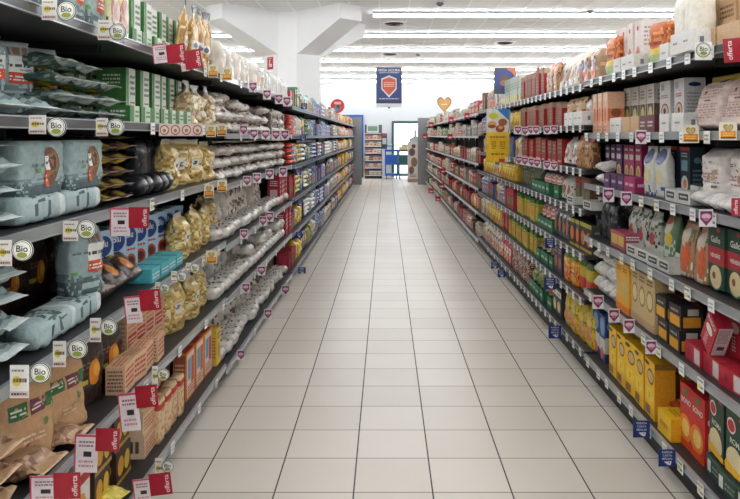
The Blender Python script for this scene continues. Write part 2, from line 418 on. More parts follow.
kind('green_carton', carton(.115, .13, .25, (222, 224, 214), [('r', 0, 0, .3, 1, G), ('e', .66, .22, .2, .12, (96, 80, 58)), ('l', .4, .5, .9, .9, 4, (90, 110, 80)), ('l', .4, .36, .9, .42, 1, (150, 60, 50))], [('b', 0, 1, G), ('l', .2, .7, .8, .9, 3, (220, 228, 214)), ('l', .2, .2, .8, .45, 5, (130, 170, 120)), ('r', .25, .08, .5, .16, W_)], (), side=G, top=G), .115, .13, .25, 'legume_box', 'box', 'green and white legume box')
kind('green_low', carton(.12, .1, .07, (196, 214, 186), [('r', 0, 0, .4, 1, G), ('l', .5, .3, .9, .8, 2, G)], [('b', 0, 1, G), ('l', .2, .3, .8, .8, 2, W_)], (), side=G, top=(150, 190, 140)), .12, .1, .07, 'display_carton', 'box', 'low green display carton')
kind('mixed_pouch', [pouch(.12, .06, .26, (206, 196, 150), [('b', .55, 1, (226, 214, 90)), ('e', .5, .4, .4, .26, (156, 84, 52)), ('n', (60, 90, 60), .25, .0, .4)], 'film', 4, seed=i) for i in range(2)], .12, .06, .26, 'cereal_bag', 'bag', 'yellow topped cereal pouch')
kind('long_pasta', [pouch(.1, .055, .34, (214, 178, 112), [('s', (176, 132, 76), 6, .04, .84), ('n', (236, 214, 160), .14, 0, .8), ('r', .1, .3, .9, .45, (226, 220, 206)), ('e', .5, .37, .25, .05, (60, 60, 100)), ('b', .87, 1, (56, 56, 60))], 'film', 4, top='neck', wr=.01, N=30, Mr=26, seed=i) for i in range(3)], .1, .055, .34, 'spaghetti_bag', 'bag', 'tall clear bag of long pasta')
kind('shell_pasta', [pouch(.14, .1, .25, (206, 182, 138), [('n', (232, 220, 190), .3, 0, .8), ('n', (176, 140, 96), .2, 0, .75), ('b', .8, 1, (206, 206, 202)), ('r', .25, .3, .6, .5, (222, 216, 200)), ('e', .42, .4, .1, .06, (170, 160, 60))], 'film', 3, top='neck', wr=.022, N=26, Mr=20, seed=i) for i in range(4)], .14, .1, .25, 'pasta_bag', 'bag', 'clear bag of cream pasta')
kind('nest_pasta', [pouch(.19, .11, .24, (208, 176, 100), [('n', (234, 216, 160), .3, 0, .84), ('n', (160, 150, 80), .1, 0, .8), ('n', (168, 124, 64), .18, 0, .8), ('r', .3, .35, .65, .6, (226, 222, 206)), ('r', .4, .42, .55, .5, (60, 90, 150)), ('b', .9, 1, (206, 200, 176))], 'film', 3, top='seal', wr=.02, N=28, Mr=20, seed=i) for i in range(4)], .19, .11, .24, 'egg_pasta_bag', 'bag', 'clear bag of golden pasta nests')
kind('maroon_flat', [pouch(.15, .034, .24, (62, 38, 40), [('n', (136, 110, 100), .35, .0, 1), ('r', .3, .75, .7, .9, (214, 190, 60)), ('b', .93, 1, (150, 124, 114))], 'film', 3, bottom='seal', wr=.012, seed=i, lie='end', N=20, Mr=16) for i in range(4)], .15, .24, .034, 'seed_bag', 'bag', 'flat dark maroon seed bag')
kind('black_bag', [pouch(.13, .08, .24, (34, 36, 40), [('n', (84, 88, 94), .16, .1, .9), ('r', .3, .5, .7, .66, (64, 68, 76))], 'film', 4, top='fold', wr=.008, seed=i) for i in range(2)], .13, .08, .24, 'rice_bag', 'bag', 'black shiny rice pack')
kind('black_end', pouch(.085, .085, .2, (30, 32, 36), [('n', (90, 94, 100), .12, 0, 1)], 'film', 2.4, top='round', wr=.006, lie='end'), .085, .2, .085, 'rice_bag', 'bag', 'lying black rice pack')
BL = (120, 170, 208)
kind('blue_carton', carton(.125, .07, .25, (176, 204, 222), [('b', 0, .08, (90, 160, 190)), ('e', .48, .74, .42, .17, (28, 62, 130)), ('t', 'Blu', .48, .78, .17, W_, .6), ('e', .55, .3, .3, .14, (190, 80, 50)), ('e', .55, .31, .2, .08, (90, 40, 36)), ('l', .2, .48, .8, .55, 1, (200, 60, 50))], [('b', 0, 1, (92, 132, 176)), ('r', .1, .55, .9, .9, (30, 66, 130)), ('l', .2, .1, .8, .5, 7, (210, 222, 232))], (), side=(92, 132, 176), top=(120, 176, 200)), .125, .07, .25, 'biscuit_box', 'box', 'light blue gluten free biscuit box')
kind('aqua_low', carton(.12, .12, .06, (80, 180, 190), [('l', .1, .2, .9, .7, 2, W_)], (), ()), .12, .12, .06, 'display_carton', 'box', 'low aqua display carton')
kind('brown_pack', [pouch(.16, .05, .17, (52, 34, 28), [('e', .5, .4, .24, .22, (220, 130, 34)), ('e', .56, .44, .14, .12, (240, 180, 80)), ('r', .2, .7, .5, .8, (190, 170, 60)), ('n', (104, 76, 60), .2, 0, 1), ('b', .92, 1, (120, 94, 76))], 'film', 4, wr=.012, seed=i, N=32, Mr=20) for i in range(2)], .16, .05, .17, 'cereal_bag', 'bag', 'dark brown orange cereal pack')
kind('brown_tall', [pouch(.2, .06, .26, (50, 32, 27), [('e', .7, .42, .15, .18, (220, 130, 36)), ('e', .74, .45, .08, .1, (240, 180, 80)), ('r', .2, .3, .4, .36, (180, 170, 60)), ('l', .25, .5, .6, .62, 2, (130, 110, 90)), ('n', (78, 56, 46), .2, 0, 1)], 'film', 5, wr=.01, top='fold', seed=i, N=36, Mr=24) for i in range(2)], .2, .06, .26, 'cereal_bag', 'bag', 'tall dark brown cereal bag')
KR = (186, 146, 106)
kind('kraft_bag', [pouch(.2, .085, .27, KR, [('r', .14, .5, .4, .66, (58, 100, 62)), ('r', .44, .48, .56, .7, (186, 170, 120)), ('r', .6, .5, .82, .66, (110, 60, 70)), ('r', .84, .52, .98, .68, (64, 110, 66)), ('l', .18, .54, .36, .62, 2, (200, 210, 190)), ('l', .62, .54, .8, .62, 2, (220, 200, 200)), ('e', .3, .9, .08, .05, (120, 92, 70)), ('e', .3, .9, .05, .03, (226, 220, 210)), ('e', .8, .38, .05, .04, (90, 130, 70)), ('l', .3, .2, .8, .3, 2, (214, 184, 150))], 'paper', 5, top='fold', wr=.012, N=38, Mr=26, seed=i) for i in range(3)], .2, .085, .27, 'flour_bag', 'bag', 'brown kraft paper flour bag')
kind('kraft_flat', [pouch(.15, .05, .24, (160, 122, 92), [('b', .85, 1, (198, 160, 122)), ('b', .1, .3, (120, 84, 72)), ('n', (130, 94, 72), .25, 0, 1), ('n', (196, 160, 130), .12, 0, 1)], 'film', 3, bottom='seal', wr=.018, lie='end', seed=i, N=24, Mr=18) for i in range(4)], .15, .24, .05, 'flour_bag', 'bag', 'lying brown kraft flour bag')
PC = (222, 184, 146); RD = (176, 44, 40)
kind('peach_carton', carton(.13, .075, .23, PC, [('l', .08, .1, .92, .9, 9, (196, 120, 92)), ('r', .12, .4, .88, .62, RD), ('l', .16, .44, .84, .58, 2, (236, 206, 176))], [('l', .1, .1, .9, .9, 10, (170, 122, 92))], [('l', .1, .2, .9, .8, 3, RD)], side=(206, 170, 136)), .13, .075, .23, 'cracker_box', 'box', 'peach and red cracker box')
kind('peach_low', carton(.13, .075, .105, PC, [('l', .08, .15, .92, .9, 4, RD)], [('l', .1, .1, .9, .9, 6, (110, 84, 70))], [('l', .1, .2, .9, .8, 3, (190, 90, 70))], side=(206, 170, 136)), .13, .075, .105, 'cracker_box', 'box', 'small peach cracker box')
kind('cream_stripe', carton(.16, .13, .1, (218, 188, 152), [('s', 0, 0, 0, 0), ('b', .8, 1, (200, 160, 124)), ('l', .1, .1, .9, .7, 4, (200, 110, 84))], [('r', .08 + .21 * i, .28, .2 + .21 * i, .78, (84, 64, 54)) for i in [0]] + [('r', .1 + .2 * i, .25, .22 + .2 * i, .75, (96, 76, 64)) for i in range(4)], [('l', .1, .2, .9, .8, 4, (196, 90, 70))], side=(222, 194, 160)), .16, .13, .1, 'rusk_box', 'box', 'cream rusk box with brown windows')
kind('cream_pack', [pouch(.09, .06, .19, (222, 190, 150), [('n', (200, 150, 110), .25, 0, 1), ('b', .8, .92, (180, 60, 50))], 'paper', 6, top='brick', wr=.002, seed=i) for i in range(2)], .09, .06, .19, 'breadstick_bag', 'bag', 'cream breadstick pack')
kind('orange_frame', carton(.17, .07, .25, (222, 120, 48), [('r', .08, .05, .92, .95, (236, 214, 190)), ('r', .16, .4, .5, .84, (98, 160, 190)), ('r', .55, .3, .86, .84, (196, 78, 60)), ('l', .16, .1, .84, .3, 3, (190, 80, 60))], [('r', .08, .05, .92, .95, (150, 80, 60)), ('l', .15, .2, .85, .8, 7, (220, 170, 130))], [('r', .08, .05, .92, .95, (196, 60, 40))], side=(226, 130, 50), top=(222, 120, 48)), .17, .07, .25, 'couscous_box', 'box', 'orange framed couscous box')
kind('yellow_carton', carton(.1, .07, .22, (226, 190, 70), [('e', .5, .4, .35, .2, (196, 150, 60)), ('l', .1, .7, .9, .9, 2, (110, 70, 40))], [('l', .1, .2, .9, .8, 7, (160, 120, 40))]), .1, .07, .22, 'corn_flour_box', 'box', 'yellow corn flour box')
kind('dark_yellow', carton(.17, .1, .13, (56, 36, 28), [('e', .3, .5, .2, .3, (214, 156, 50)), ('e', .72, .5, .18, .3, (214, 176, 60)), ('b', .0, .12, (180, 140, 50))], [('e', .5, .5, .3, .3, (200, 150, 50))], [('e', .3, .5, .2, .3, (190, 150, 60)), ('e', .7, .5, .16, .3, (200, 120, 50))]), .17, .1, .13, 'soup_box', 'box', 'dark brown soup box')
kind('yellow_tip', pouch(.1, .04, .2, (214, 190, 60), [('n', (90, 60, 36), .35, 0, .6), ('n', (240, 226, 120), .3, .5, 1)], 'film', 3, bottom='seal', wr=.008, lie='end'), .1, .2, .04, 'soup_bag', 'bag', 'lying yellow soup sachet')
kind('white_red', carton(.15, .06, .22, (224, 216, 206), [('b', .78, .94, RD), ('e', .5, .45, .24, .2, (222, 150, 70)), ('l', .2, .1, .8, .25, 2, (120, 100, 80))], [('s', 0, 0, 0, 0), ('r', .2, .1, .8, .9, (224, 180, 120))], side=(212, 170, 120)), .15, .06, .22, 'bulgur_box', 'box', 'white and red bulgur box')
# --- left middle rack : white and beige bags
WB = (212, 206, 198); BG = (206, 190, 166)
mark = [('r', .12, .1, .3, .16, (110, 90, 84)), ('r', .55, .36, .85, .44, (150, 116, 96)), ('r', .2, .48, .4, .53, (90, 74, 70)), ('e', .55, .84, .12, .06, (120, 80, 84)), ('e', .3, .3, .07, .06, (90, 70, 64)), ('e', .7, .55, .07, .06, (90, 70, 64)), ('e', .35, .75, .07, .05, (120, 90, 80)), ('e', .68, .2, .06, .05, (140, 90, 80))]
gpouch('beige_stand', .15, .09, .21, (226, 216, 204), 'rice_bag', 'standing white and beige rice bag', None, None, extra=[('r', .3, .12, .7, .6, (176, 136, 84)), ('l', .2, .68, .8, .8, 2, (120, 96, 90)), ('e', .5, .8, .12, .05, (150, 80, 90))], top='fold', wr=.009, n=3)
gpouch('white_stand', .15, .1, .25, (232, 224, 214), 'bean_bag', 'standing white bean bag', None, None, extra=mark + [('r', .3, .02, .6, .2, (170, 110, 66)), ('l', .2, .4, .8, .5, 1, (120, 96, 90))], top='fold', wr=.016, n=4)
gpouch('white_slim', .1, .07, .2, (208, 206, 200), 'flour_bag', 'slim white flour bag', None, None, extra=[('r', .4, .2, .6, .7, (160, 146, 110))], top='fold', wr=.008)
gpouch('white_flat', .16, .062, .24, (232, 226, 218), 'rice_bag', 'flat white rice bag', None, None, lie='end', bottom='seal', top='round', extra=[('n', (176, 160, 146), .14, 0, 1), ('b', .55, .62, (180, 160, 140))] + mark, wr=.016, n=4, p=2.3)
gpouch('white_end', .12, .08, .15, (222, 217, 210), 'rice_bag', 'lying white rice block', None, None, lie='end', top='round', extra=mark, wr=.012, n=4, p=2.8, cap=(190, 180, 172))
gpouch('brown_stand', .13, .08, .24, (84, 66, 54), 'coffee_bag', 'standing dark brown bag', None, None, extra=[('n', (120, 100, 84), .3, 0, 1)], top='fold', wr=.008)
kind('red_carton', carton(.16, .12, .3, (176, 28, 52), [('l', .15, .2, .85, .8, 4, (230, 200, 200)), ('b', 0, .1, (150, 20, 44))], [('r', .2, .2, .8, .5, (220, 190, 190)), ('l', .2, .6, .8, .8, 3, (240, 220, 220))]), .16, .12, .3, 'display_box', 'box', 'tall crimson display box')
# --- right near rack
kind('kraft_carton', carton(.16, .2, .24, (196, 160, 120), [('l', .1, .6, .9, .85, 3, (110, 80, 56)), ('r', .15, .25, .35, .34, (70, 120, 60)), ('r', .42, .25, .6, .34, (170, 60, 50))], [('l', .15, .5, .85, .7, 3, (110, 84, 60)), ('r', .3, .15, .5, .3, (230, 226, 214)), ('r', .12, .4, .3, .46, (80, 120, 60)), ('r', .5, .4, .7, .46, (176, 60, 50))]), .16, .2, .24, 'oat_box', 'box', 'brown cardboard oat box')
kind('kraft_low', carton(.17, .12, .085, (206, 168, 128), (), [('l', .2, .3, .8, .7, 2, (130, 100, 70))]), .17, .12, .085, 'display_carton', 'box', 'low brown display carton')
gpouch('cream_block', .14, .09, .27, (226, 220, 204), 'flour_bag', 'plain cream flour bag', None, None, mat='film', top='brick', p=6, wr=.003, extra=[('l', 0, 0, 0, 0, 0, 0), ('r', .1, .2, .14, .8, (200, 190, 170))])
kind('white_circle', carton(.1, .16, .29, (228, 226, 220), [('e', .5, .5, .36, .16, (196, 190, 150)), ('e', .5, .35, .26, .12, (120, 134, 90)), ('l', .2, .6, .8, .75, 2, (200, 60, 60)), ('e', .3, .88, .12, .04, (200, 60, 60))], [('l', .1, .5, .9, .9, 5, (170, 160, 150))]), .1, .16, .29, 'muesli_box', 'box', 'white box with green circle')
gpouch('orange_bag', .13, .08, .22, (200, 98, 40), 'puffed_rice_bag', 'orange and green puffed rice bag', None, None, extra=[('b', 0, .3, (170, 190, 130)), ('b', .3, .45, (226, 190, 60)), ('n', (150, 60, 30), .3, .45, .9), ('n', (236, 150, 80), .2, .45, 1)], top='fold', wr=.01)
kind('rose_carton', carton(.1, .14, .28, (228, 214, 208), [('e', .5, .32, .32, .2, (206, 130, 110)), ('e', .5, .86, .14, .05, (200, 60, 70)), ('e', .5, .3, .2, .12, (150, 80, 60)), ('b', 0, .08, (214, 206, 200))], [('l', .1, .5, .9, .9, 5, (170, 160, 150)), ('b', .1, .35, (220, 170, 150))]), .1, .14, .28, 'crispbread_box', 'box', 'white crispbread box with pink photo')
kind('white_low', carton(.11, .09, .085, (222, 220, 216), [('l', .3, .4, .7, .6, 1, (120, 110, 110))], [('r', .4, .35, .6, .65, (120, 120, 130))]), .11, .09, .085, 'display_carton', 'box', 'low white display carton')
kind('maroon_low', carton(.11, .09, .085, (104, 44, 54), [('l', .2, .3, .8, .7, 2, (220, 200, 200))], [('r', .3, .35, .7, .65, (190, 150, 150))]), .11, .09, .085, 'display_carton', 'box', 'low maroon display carton')
kind('beige_big', [pouch(.25, .09, .36, (224, 204, 194), [('b', .9, 1, (206, 180, 70)), ('b', .84, .9, (218, 200, 110)), ('e', .7, .86, .09, .05, (110, 60, 110)), ('l', .12, .5, .88, .78, 5, (196, 156, 148)), ('l', .12, .12, .88, .42, 6, (190, 150, 140)), ('e', .3, .62, .05, .03, (120, 60, 60)), ('l', .35, .44, .65, .49, 1, (120, 80, 80))], 'paper', 5, top='seal', wr=.01, N=36, Mr=26, seed=i) for i in range(2)], .25, .09, .36, 'piadina_pack', 'bag', 'pink beige paper flatbread pack')
kind('white_ring', carton(.13, .1, .255, (226, 222, 220), [('e', .5, .42, .36, .15, (160, 50, 44)), ('e', .5, .42, .3, .12, (226, 190, 160)), ('e', .5, .42, .12, .06, (70, 50, 46)), ('e', .3, .88, .16, .07, (170, 172, 180)), ('l', .2, .66, .8, .74, 2, (180, 70, 70))], [('e', .5, .88, .3, .04, (40, 50, 100)), ('l', .15, .3, .85, .75, 7, (180, 176, 176))]), .13, .1, .255, 'wholegrain_box', 'box', 'white box with red ringed window')
kind('brown_window', carton(.11, .1, .26, (206, 200, 190), [('r', .1, .05, .9, .6, (90, 70, 62)), ('e', .5, .35, .3, .2, (206, 196, 130)), ('l', .2, .7, .8, .9, 3, (140, 110, 90))], [('b', 0, .6, (110, 84, 74)), ('l', .2, .65, .8, .9, 3, (150, 120, 100))]), .11, .1, .26, 'rice_cake_box', 'box', 'white and brown rice cake box')
kind('grey_carton', carton(.1, .09, .25, (128, 134, 142), [('l', .2, .5, .8, .85, 4, (214, 214, 214)), ('b', 0, .15, (90, 94, 104))], [('l', .2, .3, .8, .8, 5, (190, 194, 198))]), .1, .09, .25, 'cracker_box', 'box', 'slate grey cracker box')
kind('peach_stack', carton(.09, .1, .235, (226, 178, 146), [('b', .8, 1, (232, 196, 164)), ('e', .5, .45, .3, .2, (206, 110, 70)), ('l', .1, .05, .9, .2, 2, (200, 110, 80))], [('b', .3, .6, (212, 120, 76)), ('e', .5, .5, .3, .1, (150, 76, 46))]), .09, .1, .235, 'gnocchi_box', 'box', 'peach coloured gnocchi box')
kind('sugar_bag', [pouch(.22, .15, .235, (230, 222, 218), [('l', .1, .3, .9, .46, 2, (170, 130, 116)), ('e', .25, .38, .06, .09, (196, 160, 146)), ('e', .5, .36, .07, .1, (186, 146, 130)), ('e', .76, .4, .08, .13, (196, 160, 140)), ('l', .3, .62, .46, .7, 2, (110, 104, 108)), ('l', .62, .64, .76, .7, 2, (110, 104, 108)), ('l', .2, .2, .9, .26, 1, (150, 110, 100)), ('r', .66, .1, .84, .16, (110, 106, 106)), ('e', .45, .54, .04, .03, (200, 60, 70))], 'paper', 3.2, top='fold', wr=.018, N=40, Mr=26, seed=i) for i in range(2)], .27, .15, .27, 'flour_bag', 'bag', 'big white printed flour bag')
kind('white_crumple', [pouch(.13, .055, .24, (226, 220, 216), [('n', (204, 198, 196), .2, 0, 1)], 'paper', 3, bottom='seal', top='round', wr=.014, lie='end', seed=i) for i in range(3)], .13, .24, .07, 'flour_bag', 'bag', 'lying crumpled white flour bag')
kind('navy_carton', carton(.12, .07, .26, (36, 50, 62), [('e', .5, .3, .34, .16, (206, 214, 210)), ('e', .55, .3, .18, .09, (230, 130, 70)), ('r', .2, .55, .8, .75, (120, 160, 180)), ('b', .93, 1, (190, 60, 60)), ('l', .2, .8, .8, .9, 2, (200, 210, 214))], [('l', .2, .1, .8, .6, 6, (110, 130, 140)), ('e', .5, .75, .25, .06, (90, 150, 140))]), .12, .07, .26, 'rice_box', 'box', 'navy rice box')
gpouch('bluewhite', .13, .06, .25, (206, 206, 196), 'rice_bag', 'white and blue rice pouch', None, None, extra=[('e', .5, .8, .42, .16, (38, 62, 130)), ('n', (60, 80, 140), .3, 0, .2), ('e', .5, .4, .3, .14, (214, 200, 150))], wr=.005)
for nm, cc, ww in (('magenta', (160, 34, 88), 'magenta'), ('purple', (84, 48, 92), 'purple')):
    kind(nm, carton(.095, .08, .25, cc, [('e', .5, .36, .34, .18, (226, 206, 150)), ('e', .5, .36, .24, .12, (190, 150, 80)), ('r', .15, .66, .85, .78, (230, 214, 214)), ('l', .2, .84, .8, .94, 1, W_)], [('l', .2, .2, .8, .6, 5, lite(cc))]), .095, .08, .25, 'rice_box', 'box', ww + ' rice box')
    kind(nm + '_low', carton(.1, .08, .075, cc, [('l', .2, .3, .8, .7, 1, (220, 190, 210))], [('l', .2, .3, .8, .7, 1, (220, 190, 210))]), .1, .08, .075, 'display_carton', 'box', 'low ' + ww + ' display carton')
DG = (30, 66, 50)
kind('rice_carton', carton(.15, .07, .29, DG, [('b', .38, .66, (166, 40, 48)), ('e', .5, .18, .4, .22, (60, 90, 60)), ('e', .5, .18, .36, .19, (216, 196, 150)), ('e', .4, .2, .1, .06, (150, 70, 50)), ('t', 'Gallo', .5, .78, .14, W_, .8), ('t', 'VENERE', .5, .52, .09, W_, .8), ('e', .7, .95, .12, .03, (190, 40, 50))], [('b', .38, .66, (166, 40, 48)), ('l', .2, .1, .8, .35, 4, (120, 150, 130)), ('l', .2, .7, .8, .9, 3, (150, 180, 160))]), .15, .07, .29, 'rice_box', 'box', 'green and red rice box')
kind('green_tray', tray(.15, .1, .085, (34, 58, 50), [('r', .08, .3, .3, .8, (214, 216, 206)), ('l', .4, .3, .9, .7, 2, (130, 150, 130))]), .15, .1, .085, 'display_tray', 'tray', 'low dark green display tray')
kind('green_low2', carton(.15, .12, .085, (34, 58, 50), [('r', .08, .25, .3, .8, (214, 216, 206)), ('l', .4, .3, .9, .7, 2, (130, 150, 130)), ('b', .88, 1, (60, 90, 76))], [('l', .2, .3, .8, .7, 2, (130, 150, 130))], side=(30, 52, 44)), .15, .12, .085, 'display_carton', 'box', 'low dark green display carton')
kind('white_tray', tray(.14, .1, .055, (206, 206, 200), [('r', .15, .3, .85, .8, (40, 44, 44)), ('l', .25, .4, .75, .7, 1, (220, 220, 214))]), .14, .1, .07, 'display_tray', 'tray', 'white display tray with black logo')
gpouch('pasta_kraft', .13, .06, .24, (176, 128, 94), 'ready_risotto_bag', 'brown and orange risotto pouch', None, None, extra=[('e', .45, .7, .3, .18, (206, 190, 170)), ('n', (60, 110, 70), .3, .55, .85), ('e', .6, .35, .28, .28, (210, 96, 50)), ('n', (236, 220, 200), .25, 0, .25)], wr=.005)
gpouch('pasta_green', .13, .06, .24, (110, 140, 104), 'ready_risotto_bag', 'green printed risotto pouch', None, None, extra=[('e', .45, .72, .3, .16, (210, 206, 190)), ('e', .6, .5, .3, .14, (226, 190, 60)), ('n', (200, 210, 190), .3, 0, .5), ('e', .3, .86, .2, .08, (220, 120, 50))], wr=.005)
gpouch('pasta_white', .12, .06, .23, (196, 194, 184), 'ready_risotto_bag', 'white printed risotto pouch', None, None, extra=[('n', (70, 100, 70), .3, .4, .9), ('e', .5, .4, .25, .15, (190, 60, 60)), ('n', (50, 50, 50), .2, .1, .5)], wr=.005)
gpouch('black_vac', .1, .09, .21, (40, 42, 46), 'coffee_bag', 'black vacuum coffee pack', None, None, extra=[('n', (96, 98, 104), .2, 0, 1)], top='fold', wr=.01, p=3)
kind('pink_carton', carton(.13, .09, .09, (176, 76, 96), [('r', .1, .2, .9, .8, (214, 180, 90))], [('r', .1, .1, .9, .5, (210, 160, 70)), ('l', .1, .6, .9, .9, 2, W_)]), .13, .09, .09, 'stock_cube_box', 'box', 'small pink box')
kind('red_riso', carton(.1, .065, .25, (178, 30, 50), [('t', 'RISO', .5, .86, .16, W_, .85), ('e', .5, .62, .34, .12, (236, 226, 214)), ('l', .3, .1, .6, .45, 5, (230, 190, 190))], [('b', 0, 1, (206, 190, 190)), ('r', 0, 0, .12, 1, (178, 30, 50)), ('l', .2, .45, .85, .95, 10, (150, 120, 120)), ('r', .35, .2, .8, .34, (70, 60, 60))], [('b', 0, 1, (196, 40, 60))], side=(206, 190, 190)), .1, .065, .25, 'rice_box', 'box', 'crimson rice box')
kind('red_lie', carton(.17, .14, .075, (182, 30, 50), [('r', .62, .1, .97, .9, (214, 200, 198)), ('e', .3, .5, .08, .2, (150, 20, 40))], [('e', .5, .5, .1, .2, (220, 120, 120)), ('l', .2, .1, .8, .25, 1, (150, 20, 40))], [('l', .2, .4, .8, .6, 1, (150, 20, 40))], side=(172, 28, 46)), .17, .14, .075, 'rice_box', 'box', 'lying crimson rice box')
kind('black_yellow', carton(.13, .1, .1, (38, 34, 34), [('r', .1, .1, .9, .55, (226, 160, 40)), ('l', .2, .65, .8, .85, 1, (180, 170, 160))], [('r', .1, .1, .9, .55, (220, 150, 40)), ('r', .3, .62, .8, .9, (190, 186, 180))], [('r', .1, .8, .9, .95, (180, 50, 50))]), .13, .1, .1, 'tomato_rice_box', 'box', 'black box with yellow panel')
kind('beige_tall', carton(.12, .1, .28, (206, 178, 128), [('e', .5, .55, .36, .2, (150, 120, 70)), ('e', .5, .55, .28, .15, (222, 206, 150)), ('l', .2, .82, .8, .95, 2, (110, 84, 50)), ('b', .0, .15, (190, 160, 120))], [('l', .2, .3, .8, .8, 6, (150, 120, 80))]), .12, .1, .28, 'polenta_box', 'box', 'tall beige polenta box')
YO = (232, 170, 40)
kind('yo_tall', carton(.115, .1, .27, YO, [('e', .5, .5, .34, .26, (206, 180, 110)), ('n', 0, 0, 0, 0), ('b', 0, .14, (226, 120, 40)), ('l', .2, .82, .8, .92, 2, (130, 80, 30))], [('b', 0, .15, (220, 120, 40)), ('l', .2, .3, .8, .8, 6, (196, 120, 30))]), .115, .1, .27, 'polenta_box', 'box', 'tall yellow orange polenta box')
kind('roll_white', [pouch(.09, .08, .27, (226, 224, 220), [('n', (190, 186, 180), .12, .9, 1), ('b', .95, 1, (206, 202, 196))], 'paper', 2.2, top='round', wr=.012, lie='end', seed=i) for i in range(3)], .09, .27, .08, 'rice_bag', 'bag', 'rolled white paper bag')
YY = (250, 198, 10)
kind('yellow_box', carton(.15, .1, .27, YY, [('e', .6, .72, .34, .14, (120, 84, 50)), ('e', .6, .72, .28, .1, (214, 180, 120)), ('e', .5, .38, .4, .13, (250, 214, 60)), ('t', '3', .5, .38, .13, (120, 70, 20), .4), ('r', .1, .04, .6, .2, (160, 110, 70)), ('e', .3, .93, .24, .035, (70, 50, 40))], [('b', .9, 1, (150, 100, 30)), ('l', .2, .2, .8, .8, 7, (214, 150, 30))], side=(222, 152, 24), top=(230, 170, 20)), .15, .1, .27, 'polenta_flour_box', 'box', 'bright yellow instant polenta box')
kind('yellow_low', carton(.16, .1, .1, (238, 188, 24), [('l', .2, .3, .8, .7, 1, (190, 120, 30))], (), [('l', .2, .3, .8, .7, 2, (200, 130, 30))], side=(226, 166, 24)), .16, .1, .1, 'display_carton', 'box', 'low yellow display carton')
kind('orange_low', carton(.13, .12, .1, (222, 96, 40), [('e', .5, .5, .3, .3, (240, 190, 90)), ('b', .8, 1, (190, 50, 30))], [('e', .5, .5, .3, .3, (240, 190, 90))], [('l', .2, .3, .8, .7, 2, (240, 200, 160))]), .13, .12, .1, 'couscous_box', 'box', 'small orange couscous box')
kind('red_couscous', carton(.13, .12, .27, (200, 36, 34), [('e', .4, .3, .5, .22, (236, 130, 40)), ('e', .45, .32, .3, .14, (240, 200, 110)), ('t', 'BONO', .5, .74, .12, W_, .8), ('e', .5, .9, .2, .05, (60, 110, 50)), ('b', 0, .12, (220, 70, 30))], [('e', .5, .66, .4, .1, (236, 226, 220)), ('l', .2, .62, .8, .7, 1, (190, 30, 40)), ('r', .12, .06, .9, .5, (206, 196, 190)), ('l', .18, .1, .84, .46, 9, (150, 140, 140)), ('e', .5, .9, .2, .05, (60, 110, 50))]), .13, .12, .27, 'couscous_box', 'box', 'red couscous box with orange photo')
kind('roma_carton', carton(.16, .1, .29, (28, 62, 44), [('e', .45, .2, .44, .22, (222, 206, 160)), ('n', 0, 0, 0, 0), ('e', .3, .72, .22, .12, (236, 220, 214)), ('e', .3, .72, .18, .09, (190, 40, 50)), ('t', 'ROMA', .55, .5, .12, (226, 226, 210), .7), ('p', [(0, 0), (1, 0), (1, .08), (0, .16)], (236, 180, 30)), ('p', [(.7, .88), (.95, .88), (.82, .98)], (200, 40, 50))], [('b', 0, .08, (236, 180, 30)), ('e', .5, .86, .22, .06, (230, 200, 190)), ('l', .2, .55, .8, .75, 3, (90, 120, 100)), ('l', .2, .15, .8, .5, 7, (190, 200, 190))], side=(24, 50, 38), top=(30, 70, 50)), .16, .1, .29, 'rice_box', 'box', 'dark green risotto rice box')
kind('blue_stand', carton(.13, .09, .27, (36, 66, 130), [('e', .5, .75, .4, .2, (120, 160, 206)), ('b', .2, .5, (214, 214, 206)), ('e', .5, .16, .3, .13, (220, 110, 90))], [('b', .2, .55, (210, 210, 206)), ('e', .5, .8, .4, .12, (110, 150, 200)), ('b', 0, .15, (60, 50, 90))]), .13, .09, .27, 'semolina_box', 'box', 'blue and white semolina box')
gpouch('yellow_bag', .16, .08, .24, (222, 190, 40), 'corn_bag', 'yellow printed snack bag', None, None, extra=[('n', (206, 110, 60), .35, .1, .6), ('n', (110, 140, 50), .25, .5, .85), ('e', .5, .35, .3, .2, (214, 130, 70))], wr=.009)
# --- the right rack further along
kind('red_thin', carton(.15, .2, .2, (170, 34, 38), [('r', .25, .25, .95, 1, (120, 84, 64)), ('l', .3, .4, .9, .9, 3, (170, 140, 110)), ('l', .2, .06, .8, .2, 1, (226, 200, 190))], [('l', .2, .2, .8, .8, 3, (226, 190, 180))], side=(176, 34, 40), top=(120, 84, 64)), .15, .2, .2, 'breadstick_box', 'box', 'red breadstick box')
kind('redbrown', carton(.14, .16, .23, (128, 88, 66), [('r', 0, 0, .12, 1, (176, 36, 40)), ('r', .88, 0, 1, 1, (176, 36, 40)), ('r', .12, .8, .88, 1, (150, 108, 80)), ('l', .2, .2, .85, .7, 5, (170, 130, 100))], [('b', 0, 1, (176, 38, 42)), ('l', .2, .3, .8, .7, 3, (226, 200, 190)), ('b', .8, 1, (206, 180, 150))], side=(176, 38, 42), top=(120, 84, 64)), .14, .16, .23, 'breadstick_box', 'box', 'brown and red breadstick box')
kind('mint_carton', carton(.11, .12, .26, (206, 214, 200), [('b', 0, .3, (226, 216, 150)), ('l', .2, .5, .8, .8, 3, (120, 160, 150)), ('r', 0, 0, .1, 1, (120, 170, 170))], [('b', 0, 1, (214, 216, 200)), ('b', .1, .3, (196, 170, 110))]), .11, .12, .26, 'cracker_box', 'box', 'mint and white cracker box')
gpouch('bread_arch', .2, .1, .25, (206, 170, 130), 'bread_bag', 'sliced bread bag', None, None, p=2.2, top='fold', grow=.0, extra=[('b', 0, .35, (222, 160, 100)), ('n', (150, 96, 60), .3, .35, .9)], n=1)
